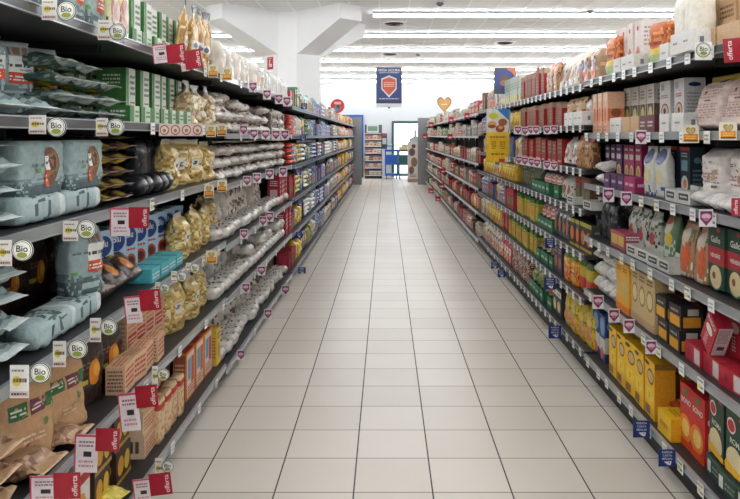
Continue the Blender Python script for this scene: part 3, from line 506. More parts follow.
gpouch('taralli', .14, .08, .24, (190, 140, 90), 'breadstick_bag', 'brown rusk bag', None, None, extra=[('n', (110, 66, 44), .35, 0, .9), ('b', .85, 1, (196, 60, 50))], wr=.008)
gpouch('white_brown', .13, .08, .24, (214, 206, 196), 'bread_bag', 'white and brown bread bag', None, None, extra=[('e', .5, .4, .35, .2, (150, 96, 64)), ('n', (90, 64, 50), .2, .1, .6)], wr=.008)
gpouch('green_brown', .12, .08, .21, (80, 104, 70), 'dried_mushroom_bag', 'green and brown dried food bag', None, None, extra=[('n', (150, 110, 80), .4, 0, .6), ('b', .8, 1, (206, 210, 190))], wr=.008)
gpouch('darkbag', .12, .08, .21, (64, 58, 58), 'soup_bag', 'dark soup pouch', None, None, extra=[('e', .5, .4, .3, .2, (170, 100, 60)), ('n', (120, 120, 120), .2, .5, 1)], wr=.006)
kind('green_can', carton(.075, .07, .19, (214, 186, 66), [('b', .82, 1, (70, 130, 60)), ('e', .5, .4, .3, .2, (226, 130, 60)), ('l', .15, .65, .85, .78, 1, (80, 110, 50)), ('b', 0, .06, (90, 140, 60))], [('b', .82, 1, (60, 116, 54)), ('l', .15, .2, .85, .7, 5, (150, 140, 60))], side=(180, 176, 70), top=(60, 120, 56)), .075, .07, .19, 'juice_carton', 'box', 'yellow carton with green top')
kind('greentray', tray(.14, .12, .09, (36, 110, 76), [('l', .2, .3, .8, .7, 1, (200, 220, 200))]), .14, .12, .09, 'display_tray', 'tray', 'bright green display tray')
kind('black_orange', carton(.13, .1, .18, (44, 44, 42), [('e', .5, .45, .34, .26, (214, 110, 44)), ('b', .85, 1, (180, 170, 60)), ('b', 0, .1, (190, 160, 40))], [('b', 0, 1, (70, 76, 70)), ('l', .2, .3, .8, .8, 4, (150, 150, 140))]), .13, .1, .18, 'soup_box', 'box', 'black and orange soup box')
kind('orange_yellow', [pouch(.13, .08, .22, (230, 156, 40), [('n', (200, 60, 40), .3, .1, .6), ('b', .8, 1, (120, 150, 50)), ('n', (240, 220, 90), .25, .4, .8)], 'film', 5, top='fold', wr=.003, seed=i) for i in range(2)], .13, .08, .22, 'corn_bag', 'bag', 'orange and yellow corn pack')
kind('red_yellow_bag', [pouch(.13, .08, .2, (206, 180, 50), [('b', 0, .45, (206, 60, 50)), ('b', .8, 1, (90, 130, 50))], 'film', 5, top='fold', wr=.003, seed=i) for i in range(2)], .13, .08, .2, 'corn_bag', 'bag', 'yellow and red corn pack')
kind('dark_purple', carton(.13, .1, .22, (66, 54, 74), [('e', .5, .4, .3, .2, (190, 110, 70)), ('l', .2, .7, .8, .9, 2, (180, 170, 190))], ()), .13, .1, .22, 'soup_box', 'box', 'dark purple soup box')
kind('brown_meat', [pouch(.13, .09, .14, (150, 96, 76), [('n', (206, 180, 160), .35, 0, 1), ('n', (100, 60, 50), .25, 0, 1)], 'film', 4, top='fold', wr=.006, seed=i) for i in range(2)], .13, .09, .14, 'dried_fruit_bag', 'bag', 'brown dried fruit bag')
gpouch('green_bag', .18, .1, .2, (120, 140, 70), 'lentil_bag', 'olive green lentil bag', None, None, extra=[('n', (180, 190, 110), .3, 0, 1)], wr=.012)
# generic colours for the distant packs
GEN = {'red': (184, 46, 44), 'crimson': (164, 36, 58), 'cream': (196, 178, 150), 'white': (200, 196, 190), 'grey': (150, 150, 150), 'brown': (120, 84, 66), 'tan': (186, 150, 116),
       'yellow': (226, 180, 50), 'orange': (220, 124, 44), 'blue': (60, 90, 150), 'pale blue': (140, 160, 190), 'navy': (40, 56, 104), 'green': (78, 120, 76), 'olive': (150, 150, 80),
       'pink': (206, 150, 140), 'aqua': (80, 160, 180), 'black': (46, 44, 48)}
GN = {'red': 'pasta_sauce', 'crimson': 'tomato', 'cream': 'pasta', 'white': 'flour', 'grey': 'salt', 'brown': 'coffee', 'tan': 'cereal', 'yellow': 'chips', 'orange': 'snack', 'blue': 'pasta', 'pale blue': 'rice',
      'navy': 'pasta', 'green': 'legume', 'olive': 'bean', 'pink': 'biscuit', 'aqua': 'tuna', 'black': 'cocoa'}
for i, (cn, cc) in enumerate(GEN.items()):
    acc = [(230, 226, 216), (196, 60, 50), (60, 80, 140), (226, 196, 90)][i % 4]
    pic = [(170, 120, 70), (214, 190, 140), (110, 130, 80), (196, 90, 60)][(i + 1) % 4]
    n = GN[cn]
    kind('gb_' + cn, carton(.15, .14, .21, cc, [('b', .7, .9, acc), ('e', .5, .36, .32, .2, pic), ('l', .15, .74, .85, .86, 1, dark(acc, .5))], [('l', .2, .2, .8, .8, 5, lite(cc))]), .15, .14, .21, n + '_box', 'box', cn + ' ' + n.replace('_', ' ') + ' box')
    kind('gp_' + cn, pouch(.15, .12, .22, cc, [('r', .16, .55, .84, .78, acc), ('e', .5, .32, .36, .18, pic), ('n', lite(cc), .2, 0, 1)], 'film', 4, top='fold', wr=.007, N=16, Mr=10, seed=i), .15, .12, .22, n + '_bag', 'bag', cn + ' ' + n.replace('_', ' ') + ' bag')
    kind('gf_' + cn, pouch(.16, .055, .25, cc, [('b', .85, 1, lite(cc)), ('n', pic, .2, 0, 1)], 'film', 3, bottom='seal', top='fold', wr=.007, N=14, Mr=9, seed=i, lie='end'), .16, .25, .055, n + '_bag', 'bag', 'flat ' + cn + ' ' + n.replace('_', ' ') + ' bag')
    kind('gc_' + cn, can(.05, .12, cc, [('b', .3, .6, acc)]), .105, .105, .12, n + '_jar', 'jar', cn + ' ' + n.replace('_', ' ') + ' jar')

# ------------------------------------------------------------------ racks
SEC = {   # side, x of the front rail, rail slopes (above the eye +), y range, depth, words
    'L1': (-1, .97, [.373, .052, -.267, -.655, -1.01, -1.42], 'near left rack'),
    'L2': (-1, .97, [.372, .012, -.308, -.69, -1.03, -1.455], 'middle left rack'),
    'L3': (-1, .97, [.315, 0.0, -.32, -.68, -1.05, -1.45], 'far left rack'),
    'R1': (1, 1.23, [.272, .012, -.237, -.5, -.765, -1.095], 'near right rack'),
    'R2': (1, 1.23, [.262, .055, -.17, -.373, -.6, -.825, -1.085], 'middle right rack'),
    'R3': (1, 1.23, [.25, .0, -.3, -.57, -.83, -1.13], 'far right rack'),
}
def zs(sec, lev):
    s = SEC[sec]; return EYE + s[2][lev] * s[1]
def ypx(sec, px, inset=0.0, off=.03):
    s = SEC[sec]; return F * (s[1] + off + inset) / abs(px - VX)
LEVN = ['top shelf', 'second shelf', 'third shelf', 'fourth shelf', 'fifth shelf', 'sixth shelf', 'seventh shelf']
def levname(sec, lev):
    return 'bottom shelf' if lev == len(SEC[sec][2]) - 1 else LEVN[lev]
ONES = ['', 'first', 'second', 'third', 'fourth', 'fifth', 'sixth', 'seventh', 'eighth', 'ninth', 'tenth', 'eleventh', 'twelfth', 'thirteenth', 'fourteenth', 'fifteenth', 'sixteenth', 'seventeenth', 'eighteenth', 'nineteenth']
TENS = {2: 'twent', 3: 'thirt', 4: 'fort', 5: 'fift', 6: 'sixt', 7: 'sevent', 8: 'eight', 9: 'ninet'}
def ordn(n):
    if n < 20: return ONES[n]
    if n >= 100: return 'hundred-' + ordn(n - 100) if n > 100 else 'hundredth'
    t, o = divmod(n, 10)
    return TENS[t] + 'ieth' if o == 0 else TENS[t] + 'y-' + ONES[o]
LAY = ['lowest', 'second', 'third', 'fourth', 'fifth', 'sixth', 'seventh', 'eighth']

TH = .028
def room_y(sec, y): return sec == 'L3' and 11.35 < y < 13.28
placed = {}
boxes = {}
def put(kd, sec, lev, y, front, z, yaw=0.0, lean=0.0, roll=0.0, sc=(1, 1, 1), group=None, loose=.35):
    """one pack; front = distance of its front face from the aisle side of the shelf; None when its place is taken"""
    meshes, w, d, h, name, cat, words = K[kd]
    s = SEC[sec]; side = s[0]
    lift = (abs(math.sin(lean)) * d / 2 if lean else 0) + (abs(math.sin(roll)) * w / 2 if roll else 0)
    if lev > 0:      # keep below the shelf above
        room = zs(sec, lev - 1) - TH - .036 - z
        need = h * sc[2] * (math.cos(lean) if lean else 1) * (math.cos(roll) if roll else 1) + 2 * lift
        if need > room: sc = (sc[0], sc[1], sc[2] * max(.3, (room - 2 * lift) / (need - 2 * lift)))
    if room_y(sec, y): sc = (sc[0], min(sc[1], .062 / d), sc[2]); front = -.006
    dd = d * sc[1] + (h * sc[2] * abs(math.sin(lean)) if lean else 0)
    de = abs(w * sc[0] * math.sin(yaw)) + abs(dd * math.cos(yaw)); we = abs(w * sc[0] * math.cos(yaw)) + abs(d * sc[1] * math.sin(yaw))
    if roll: we += h * abs(math.sin(roll))
    if not room_y(sec, y):
        reach = front + de + .03
        if reach > .44: front -= reach - .44
    x = side * (s[1] + .03 + front + d * sc[1] / 2 + (de - dd) / 2 + (0 if lean < 0 else dd - d * sc[1]))
    z += lift; hh = h * sc[2] * .95
    bx = (front, front + de, y - we / 2, y + we / 2, z, z + hh); vol = de * we * hh
    for o in boxes.setdefault((sec, lev), []) + boxes.get((('L2' if sec == 'L1' else 'L1' if sec == 'L2' else 'R2' if sec == 'R1' else 'x'), lev), []):
        v = 1.0
        for i in (0, 2, 4): v *= max(0, min(bx[i + 1], o[i + 1]) - max(bx[i], o[i]))
        if v > loose * vol: return None
    boxes[(sec, lev)].append(bx)
    o = bpy.data.objects.new(name, random.choice(meshes)); C.objects.link(o)
    rz = (-PI / 2 if side > 0 else PI / 2) + yaw
    if lean or roll:
        o.matrix_world = Matrix.Translation((x, y, z)) @ Matrix.Rotation(rz, 4, 'Z') @ Matrix.Rotation(lean, 4, 'X') @ Matrix.Rotation(roll, 4, 'Y') @ Matrix.Diagonal((*sc, 1))
    else:
        o.location = (x, y, z); o.rotation_euler = (0, 0, rz); o.scale = sc
    tag(o, None, cat, group)
    return o

cnt = {}
def run(sec, lev, pa, pb, kd, inset=0.0, stack=1, rows=1, lift=0.0, gap=1.04, jit=.012, yawj=.04, lean=0.0, hv=.0, note='', stackj=0, yaw=0.0, sx=1.0, sz=1.0, roll=0.0):
    meshes, w, d, h, name, cat, wd = K[kd]
    w = w * sx; soft = cat == 'bag'
    we = w * math.cos(yaw) + .75 * d * abs(math.sin(yaw)) + (.35 * d * yawj if yawj > .15 else 0)
    dp = 0 if sec == 'L2' else inset
    y0 = ypx(sec, pa, dp); y1 = ypx(sec, pb, dp)
    if y1 < y0: y0, y1 = y1, y0
    n = max(1, int((y1 - y0) / (we * gap) + .35)); st = (y1 - y0) / n if n > 1 else (y1 - y0)
    z = zs(sec, lev) + .001 + lift
    grp = f'{wd} items on the {levname(sec, lev)} of the {SEC[sec][3]}'
    for r in range(rows):
        key = (sec, lev, kd, note, r)
        for i in range(n):
            y = y0 + st * (i + .5) + random.uniform(-jit, jit) * .3
            k = max(1, stack + (random.randint(-stackj, 0) if stackj else 0)); c = cnt.get(key, 0) + 1
            back = r > 0 or 'behind' in note
            for q in range(k):
                if stack > 1: pos = f'{LAY[q]} in {ordn(c)} pile'
                elif rows > 1: pos = f'{ordn(c)} of {"front" if r == 0 else "back"} row'
                else: pos = f'{ordn(c)} from camera'
                if rows > 1 and stack > 1: pos = ('front ' if r == 0 else 'rear ') + pos
                lb = f'{wd}{" " + note if note else ""}, {levname(sec, lev)}, {SEC[sec][3]}, {pos}'
                o = put(kd, sec, lev, y + (random.uniform(-.008, .008) if q else 0), inset + r * (d * math.cos(yaw) + w * abs(math.sin(yaw)) + .012) + random.uniform(0, jit), z + q * h * (1.0 if not soft else .96),
                        yaw + random.uniform(-yawj, yawj), lean, roll, (sx, 1, sz * (1 + random.uniform(-hv, hv))), grp, .06 if back else (.55 if soft else .3))
                if o is None: break
                tag(o, lb); cnt[key] = c

# racks themselves
TH = .028
def rack(sec, y0, y1, num, depth=.47, shelf='shelf_dark', rail='rail', topz=None, posts=True, rail_h=.03):
    side, X, sl, words = SEC[sec]
    root = empty('gondola_rack', (side * X, (y0 + y1) / 2, 0))
    tag(root, f'dark metal shelving bay of the {words}, {ordn(num)} bay from the camera', 'shelving', 'shelving bays along the aisle')
    L = (y1 - y0) / 2 - .001
    def sxx(a, b):   # distances behind the rail -> local x
        a, b = side * a, side * b
        return (min(a, b), max(a, b))
    mb = MB(); x = sxx(depth - .02, depth); mb.box(x[0], x[1], -L, L, .02, max(zs(sec, 0) + .04, 1.2), mat='back_dark'); mb.build('back_panel', root)
    mb = MB(); x = sxx(.05, depth); mb.box(x[0], x[1], -L, L, 0, zs(sec, len(sl) - 1) - TH, mat='back_dark'); mb.build('base_plinth', root)
    for s in (-1, 1):
        mb = MB(); x = sxx(depth - .055, depth - .022); yy = s * (L - .016); mb.box(x[0], x[1], yy - .015, yy + .015, 0, zs(sec, 0) + .06, mat='shelf_grey')
        mb.build('upright', root)
    for lev in range(len(sl)):
        z = zs(sec, lev)
        mb = MB(); x = sxx(.006, depth - .022); mb.box(x[0], x[1], -L, L, z - TH, z, mat=shelf)
        # brackets under the shelf
        for s in (-1, 1):
            xx = sxx(.08, depth - .05); yy = s * (L - .012); mb.box(xx[0], xx[1], yy - .004, yy + .004, z - TH - .03, z - TH, mat=shelf)
        sh = mb.build('shelf', root)
        mb = MB(); x = sxx(-.006, .005); rl = rail[lev] if isinstance(rail, (list, tuple)) else rail; mb.box(x[0], x[1], -L, L, z - rail_h, z + .004, mat=rl)
        x = sxx(-.010, -.006); mb.box(x[0], x[1], -L, L, z - rail_h, z - rail_h + .004, mat='rail'); mb.box(x[0], x[1], -L, L, z, z + .004, mat='rail')
        mb.build('price_rail', sh)
    return root
RL = ['rail_dark', 'rail_dark', 'rail', 'rail', 'rail', 'rail']
rack('L1', 1.55, 2.72, 1, rail=RL); rack('L1', 2.72, 4.47, 2, rail=RL)
rack('L2', 4.47, 6.05, 1); rack('L2', 6.05, 7.62, 2)
ys = [7.62, 9.5, 11.5, 13.15, 15.1, 17.05, 19, 20.9, 22.85]
for i in range(8): rack('L3', ys[i], ys[i + 1], i + 1, depth=.125 if i == 2 else .47, rail='rail_blue')
RL = ['rail_dark', 'rail', 'rail', 'rail', 'rail', 'rail']
rack('R1', 2.2, 2.94, 1, rail=RL); rack('R1', 2.94, 4.58, 2, rail=RL)
rack('R2', 4.58, 6.05, 1, rail='rail_dark'); rack('R2', 6.05, 7.6, 2, rail='rail_dark'); rack('R2', 7.6, 9.9, 3, rail='rail_dark')
ys = [9.9, 11.75, 13.6, 15.45, 17.3, 19.15, 21, 22.85]
for i in range(7): rack('R3', ys[i], ys[i + 1], i + 1, rail='rail_white')

# ------------------------------------------------------------------ goods, left near rack
A = 'L1'
run(A, 0, 40, 112, 'teal_pouch'); run(A, 0, 113, 133, 'mixed_pouch'); run(A, 0, 134, 191, 'green_carton', inset=.1, gap=1.16, jit=.03); run(A, 0, 134, 188, 'green_low')
run(A, 0, 40, 188, 'green_carton', inset=.24, note='stored behind')
run(A, 0, 193, 222, 'long_pasta', inset=-.01, lean=.1, hv=.06, gap=1.2, yawj=.4)
run(A, 0, 190, 221, 'shell_pasta', inset=.1, note='stored behind', yawj=.4)
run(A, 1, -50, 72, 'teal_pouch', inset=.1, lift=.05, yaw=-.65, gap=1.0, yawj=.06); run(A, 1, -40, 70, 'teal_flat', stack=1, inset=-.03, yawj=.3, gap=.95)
run(A, 1, 66, 130, 'darkgreen_flat', stack=4, inset=.0, yawj=.25, stackj=1); run(A, 1, 62, 128, 'green_carton', inset=.28, note='stored behind')
run(A, 1, 131, 192, 'green_carton', inset=.1, gap=1.16, jit=.03); run(A, 1, 133, 192, 'green_low')
run(A, 1, 193, 221, 'shell_pasta', sx=.95, hv=.1, yawj=.5); run(A, 1, 193, 221, 'long_pasta', inset=.14, note='stored behind')
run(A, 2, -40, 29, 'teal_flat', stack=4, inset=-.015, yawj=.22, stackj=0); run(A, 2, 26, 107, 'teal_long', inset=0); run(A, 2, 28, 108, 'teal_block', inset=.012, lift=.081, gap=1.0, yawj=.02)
run(A, 2, 109, 141, 'maroon_flat', stack=6, yawj=.2); run(A, 2, 112, 165, 'black_bag', inset=.25); run(A, 2, 142, 172, 'black_bag', inset=.1, note='further forward'); run(A, 2, 144, 176, 'black_end')
run(A, 2, 177, 221, 'nest_pasta', hv=.1, yawj=.5, note='beside black packs'); run(A, 2, 177, 221, 'shell_pasta', inset=.12, note='stored behind')
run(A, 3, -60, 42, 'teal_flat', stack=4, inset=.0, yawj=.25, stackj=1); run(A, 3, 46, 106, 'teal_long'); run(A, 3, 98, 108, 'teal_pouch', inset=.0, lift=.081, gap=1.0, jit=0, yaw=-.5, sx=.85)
run(A, 3, 60, 104, 'brown_tall', inset=.3, note='stored behind'); run(A, 3, 0, 50, 'brown_tall', inset=.33, note='deep in the corner')
run(A, 3, 104, 186, 'blue_carton', inset=.12, gap=1.05, yaw=-.3, yawj=.08); run(A, 3, 108, 152, 'brown_pack', inset=.0, lean=-.9, lift=.02); run(A, 3, 153, 186, 'aqua_low')
run(A, 3, 187, 222, 'nest_pasta', hv=.1, yawj=.5, gap=1.1); run(A, 3, 187, 222, 'nest_pasta', inset=.13, note='stored behind')
run(A, 4, -75, 36, 'kraft_flat', stack=3, yawj=.3, inset=-.05, stackj=1); run(A, 4, 38, 98, 'kraft_bag', inset=-.01, lean=-.14, yaw=-.4, yawj=.12, gap=.85); run(A, 4, 44, 100, 'kraft_flat', stack=1, yawj=.2, inset=-.055, note='in front', gap=.95)
run(A, 4, 62, 128, 'brown_tall', inset=.05, yawj=.15, yaw=-.35); run(A, 4, 100, 127, 'brown_pack', lean=-1.0, lift=.02)
run(A, 4, 128, 180, 'peach_carton', inset=.07, yawj=.08); run(A, 4, 126, 168, 'peach_low', stack=1, inset=-.02, yawj=.1, gap=1.08)
run(A, 4, 179, 221, 'nest_pasta', stack=1, hv=.1, yawj=.5)
run(A, 5, -60, 93, 'white_red', inset=.04); run(A, 5, -60, 93, 'white_red', inset=.2, note='stored behind'); run(A, 5, 94, 134, 'dark_yellow', stack=2, inset=.05); run(A, 5, 96, 136, 'yellow_tip', inset=-.03, lift=.0, yawj=.4)
run(A, 5, 133, 158, 'cream_stripe', stack=2, inset=.02); run(A, 5, 135, 172, 'cream_stripe', stack=3, inset=.17, note='stored behind'); run(A, 5, 161, 187, 'cream_pack', rows=3)
run(A, 5, 188, 214, 'orange_frame', inset=.02); run(A, 5, 215, 222, 'yellow_carton', rows=2)
# left middle rack
A = 'L2'
run(A, 0, 224, 268, 'beige_stand', rows=2, hv=.12, yawj=.3, gap=1.15); run(A, 0, 269, 289, 'white_slim', rows=2, hv=.08, yawj=.2)
run(A, 1, 223, 288, 'white_flat', stack=3, yawj=.35, gap=1.2, stackj=2, jit=.04); run(A, 1, 226, 240, 'white_flat', stack=2, inset=.05, lift=.12, yawj=.3, note='piled high'); run(A, 1, 238, 276, 'beige_stand', inset=.12, lift=.0, yawj=.3); run(A, 1, 277, 290, 'brown_stand', inset=.05)
run(A, 2, 223, 240, 'white_flat', stack=4, yawj=.35, gap=1.2, jit=.04); run(A, 2, 240, 289, 'white_flat', stack=4, yawj=.35, note='lower piles', stackj=1, gap=1.2, jit=.04)
run(A, 3, 223, 289, 'white_end', gap=1.1, yawj=.15, inset=-.01, jit=.035); run(A, 3, 229, 280, 'white_stand', inset=.12, yawj=.4, lean=-.1, gap=1.1, sz=1.2, hv=.08, jit=.03)
run(A, 3, 282, 290, 'red_carton', inset=.02, sx=.8)
run(A, 4, 217, 250, 'white_end', stack=1, gap=1.1, yawj=.15, inset=-.01); run(A, 4, 251, 285, 'white_end', stack=2, note='paired', gap=1.15, yawj=.15, stackj=1, inset=-.01); run(A, 4, 229, 285, 'white_stand', inset=.12, lean=-.12, yawj=.4, gap=1.05, sz=1.12, hv=.08, jit=.03); run(A, 4, 286, 291, 'red_carton', sx=.8)
run(A, 5, 223, 289, 'white_end', stack=1, gap=1.15, yawj=.3, inset=-.01, jit=.04); run(A, 5, 229, 275, 'white_stand', inset=.12, lean=-.15, yawj=.5, gap=1.05, sz=1.3, hv=.1, jit=.03); run(A, 5, 276, 290, 'brown_stand', inset=.15, sz=1.2)

def mix(sec, lev, pa, pb, kds, stack=1, inset=0.0, note='', hv=.1, yawj=.06, gapp=1.05, sc=1.0, sz=1.0):
    """a row of different packs side by side"""
    y0 = ypx(sec, pa, inset); y1 = ypx(sec, pb, inset)
    if y1 < y0: y0, y1 = y1, y0
    y = y0; i = cnt.get((sec, lev, 'mix', note), 0); left = 0
    while y < y1 - .06:
        if left <= 0: cur = random.choice(kds); left = random.choice((2, 2, 3, 4)); fz = random.uniform(.8, 1.08)
        left -= 1; w = K[cur][1] * gapp * sc; h = K[cur][3]
        if y + w > 22.85: break
        for q in range(stack if h < .14 else 1):
            pos = f'position {ordn(i + 1)} from camera'
            if stack > 1 and h < .14: pos = f'{LAY[q]} in {ordn(i + 1)} pile'
            o = put(cur, sec, lev, y + w / 2, inset + random.uniform(0, .02), zs(sec, lev) + .001 + q * h * .97, random.uniform(-yawj, yawj), 0, 0, (sc, 1, sz * fz * (1 + random.uniform(-hv, hv)) if stack == 1 or h >= .14 else 1),
                    f'packs on the {levname(sec, lev)} of the {SEC[sec][3]}', .25)
            if o is None: break
            if q == 0: i += 1
            tag(o, f'{K[cur][6]}{" " + note if note else ""}, {levname(sec, lev)}, {SEC[sec][3]}, {pos}')
        y += w
    cnt[(sec, lev, 'mix', note)] = i

# left far rack
A = 'L3'
def g(*cs): return [a for a in cs]
zones = [(291, 296, ['gb_crimson', 'gb_crimson'], 1.0), (296, 303, ['gp_white', 'gp_yellow', 'gp_aqua', 'gb_green', 'gf_yellow'], 1.0), (303, 313, ['gp_olive', 'gp_navy', 'gp_aqua', 'gf_olive', 'gf_white'], 1.0),
         (313, 325, ['gb_pale blue', 'gb_blue', 'gp_pale blue', 'gf_pale blue', 'gf_white'], 1.1), (325, 339, ['gp_white', 'gb_grey', 'gp_pale blue', 'gf_white', 'gp_cream', 'gb_navy'], 1.25), (339, 349, ['gp_yellow', 'gp_orange', 'gb_yellow'], 1.6), (349, 354.5, ['gp_pink', 'gb_grey', 'gb_red', 'gp_yellow'], 1.8)]
for lev in range(6):
    for (a, b, ks, sc) in zones:
        if a == 291 and lev in (1, 2): ks = ['gp_white', 'gf_red', 'gf_white', 'gp_pink']
        kk = list(ks)
        if lev == 5: kk = [k.replace('gf_', 'gp_') for k in kk]
        if ypx(A, b) > 11.4 and ypx(A, a) < 13.2: pass
        mix(A, lev, a, b, kk, stack=4, sc=sc, hv=.12)
mixcols = None

# ------------------------------------------------------------------ goods, right near rack
A = 'R1'
run(A, 0, 756, 700, 'kraft_carton', inset=.13, gap=1.02); run(A, 0, 735, 694, 'kraft_low', inset=0); run(A, 0, 695, 671, 'cream_block', inset=.02); run(A, 0, 695, 668, 'cream_block', inset=.14, note='stored behind')
run(A, 0, 690, 668, 'white_low', inset=-.075, sx=.9, note='at the edge')
run(A, 0, 668, 656, 'white_circle', inset=.06, sx=1.1); run(A, 0, 654, 642, 'orange_bag', hv=.05, inset=.02, yaw=.4); run(A, 0, 640, 613, 'rose_carton', inset=.08); run(A, 0, 668, 656, 'white_low', note='small'); run(A, 0, 640, 613, 'white_low', inset=-.01)
run(A, 0, 612, 598, 'orange_bag', note='further along', hv=.08, gap=1.3, yawj=.3)
run(A, 1, 775, 686, 'beige_big', inset=.05, lean=-.3, gap=.9, lift=.0, yawj=.05); run(A, 1, 683, 655, 'white_ring', inset=.1); run(A, 1, 683, 655, 'white_low', sx=1.1)
run(A, 1, 654, 622, 'brown_window', inset=.1); run(A, 1, 654, 637, 'maroon_low'); run(A, 1, 636, 620, 'kraft_low', sx=.65); run(A, 1, 619, 603, 'grey_carton', inset=.1); run(A, 1, 619, 608, 'white_low', note='small'); run(A, 1, 607, 591, 'peach_stack', inset=-.01)
run(A, 2, 790, 690, 'sugar_bag', inset=.04, lift=.062, gap=.95, yawj=.05, jit=.0); run(A, 2, 775, 684, 'white_crumple', inset=-.01, gap=.95)
run(A, 2, 689, 664, 'navy_carton', inset=.09); run(A, 2, 687, 664, 'white_tray', inset=0); run(A, 2, 662, 641, 'bluewhite', rows=2, inset=.02); run(A, 2, 640, 622, 'magenta', inset=.09); run(A, 2, 640, 622, 'magenta_low')
run(A, 2, 621, 603, 'purple', inset=.09); run(A, 2, 621, 603, 'purple_low'); run(A, 2, 602, 591, 'white_crumple', stack=2, inset=0, note='at the far end')
run(A, 3, 765, 704, 'rice_carton', inset=.03, gap=1.03, lift=.005); run(A, 3, 765, 704, 'green_tray', inset=-.02); run(A, 3, 705, 674, 'pasta_kraft', inset=.03, lean=-.08, rows=2); run(A, 3, 672, 655, 'pasta_green', inset=.06, lean=-.1, rows=2); run(A, 3, 699, 625, 'white_tray', inset=-.01)
run(A, 3, 654, 624, 'pasta_white', inset=.07, rows=2, lean=-.05); run(A, 3, 611, 593, 'black_vac', rows=2, inset=.05, lift=.0); run(A, 3, 623, 609, 'pink_carton', inset=.0, stack=1)
run(A, 4, 790, 722, 'red_riso', inset=.09, lift=.078, gap=1.5, yawj=.1); run(A, 4, 790, 682, 'red_lie', gap=1.02, yawj=.08); run(A, 4, 716, 690, 'red_riso', inset=.0, lift=.078, roll=.6, gap=2.4, note='leaning over')
run(A, 4, 680, 653, 'black_yellow', stack=2, rows=1); run(A, 4, 680, 653, 'black_yellow', stack=3, inset=.11, note='stored behind'); run(A, 4, 652, 629, 'beige_tall', inset=.0); run(A, 4, 628, 614, 'yo_tall'); run(A, 4, 613, 590, 'roll_white', stack=3, gap=1.05, stackj=1, yawj=.15)
run(A, 4, 652, 614, 'yo_tall', inset=.14, note='stored behind')
run(A, 5, 800, 702, 'roma_carton', inset=.012, yawj=.1, lift=.088, gap=1.08); run(A, 5, 800, 702, 'green_low2', inset=0, gap=1.0); run(A, 5, 703, 678, 'red_couscous', inset=.03); run(A, 5, 679, 662, 'orange_low', inset=.07, note='beside yellow carton'); run(A, 5, 690, 655, 'yellow_box', inset=.17, note='stored behind')
run(A, 5, 654, 606, 'yellow_box', inset=.0, gap=1.02, yawj=.05); run(A, 5, 669, 655, 'yellow_low', inset=-.02, gap=1.0); run(A, 5, 605, 590, 'blue_stand', inset=.03)
run('R2', 6, 589, 562, 'yellow_bag', rows=2, inset=.0, hv=.1, lift=.0)
# right middle rack
A = 'R2'
run(A, 0, 594, 575, 'gp_tan', inset=.02); run(A, 0, 575, 556, 'white_brown', lean=-.2, hv=.05); run(A, 0, 556, 544, 'taralli'); run(A, 0, 543, 520, 'redbrown', hv=.08, gap=1.1); run(A, 0, 519, 503, 'mint_carton'); mix(A, 0, 503, 481, ['gp_tan', 'gb_cream', 'gp_grey', 'gb_brown'])
run(A, 1, 589, 581, 'white_brown', note='standing upright'); run(A, 1, 580, 563, 'bread_arch'); run(A, 1, 580, 563, 'white_low', inset=-.07); run(A, 1, 561, 519, 'redbrown', sz=.8, hv=.1, gap=1.1, jit=.03); run(A, 1, 560, 551, 'gp_aqua', inset=.17); run(A, 1, 518, 509, 'gp_yellow'); mix(A, 1, 509, 481, ['gp_cream', 'gp_pale blue', 'gb_blue', 'gp_white'])
run(A, 2, 589, 574, 'taralli', hv=.1); run(A, 2, 573, 560, 'white_brown', lean=-.2); run(A, 2, 559, 519, 'red_thin', sz=.9, hv=.1, gap=1.12, jit=.03); mix(A, 2, 518, 481, ['gp_pink', 'gb_cream', 'gp_white', 'gb_blue'])
run(A, 3, 589, 575, 'gb_brown', sx=.8, inset=.04); run(A, 3, 589, 566, 'white_tray', inset=-.02, sx=1.2); run(A, 3, 574, 558, 'white_brown', lean=-.15, hv=.1); run(A, 3, 557, 540, 'gp_pink', lean=-.35, inset=.03, lift=.03); run(A, 3, 557, 530, 'greentray', inset=-.01); run(A, 3, 539, 519, 'green_brown', inset=.06); mix(A, 3, 518, 481, ['gp_olive', 'gp_yellow', 'gp_green', 'gb_cream'])
run(A, 4, 589, 569, 'black_orange', rows=2); run(A, 4, 568, 552, 'darkbag', rows=2); run(A, 4, 551, 538, 'gp_pink', lean=-.35, lift=.03, inset=.03); run(A, 4, 551, 536, 'greentray', inset=-.01); run(A, 4, 535, 514, 'green_can', gap=1.18, jit=.03, hv=.04); mix(A, 4, 513, 481, ['gb_crimson', 'gp_pale blue', 'gb_blue', 'gp_white', 'gc_red'], stack=2)
run(A, 5, 589, 576, 'red_yellow_bag', rows=2, inset=.02); run(A, 5, 575, 562, 'orange_yellow', rows=2); run(A, 5, 561, 552, 'dark_purple'); run(A, 5, 551, 538, 'gp_white', lean=-.3, inset=.03, lift=.03); run(A, 5, 551, 536, 'greentray', inset=-.01); run(A, 5, 535, 507, 'green_can', gap=1.18, jit=.03, hv=.04); run(A, 5, 506, 500, 'gp_crimson'); run(A, 5, 499, 487, 'gp_yellow'); mix(A, 5, 487, 481, ['gp_white', 'gb_red'])
run(A, 6, 560, 551, 'gb_black'); run(A, 6, 550, 541, 'gp_tan', inset=.03, lift=.02, lean=-.2); run(A, 6, 550, 528, 'greentray', inset=-.01); run(A, 6, 540, 530, 'green_bag', inset=.02); run(A, 6, 527, 511, 'brown_meat', stack=2, rows=2); run(A, 6, 510, 500, 'gp_red', inset=.0); run(A, 6, 499, 486, 'gp_cream'); mix(A, 6, 486, 481, ['gp_white', 'gb_brown'])
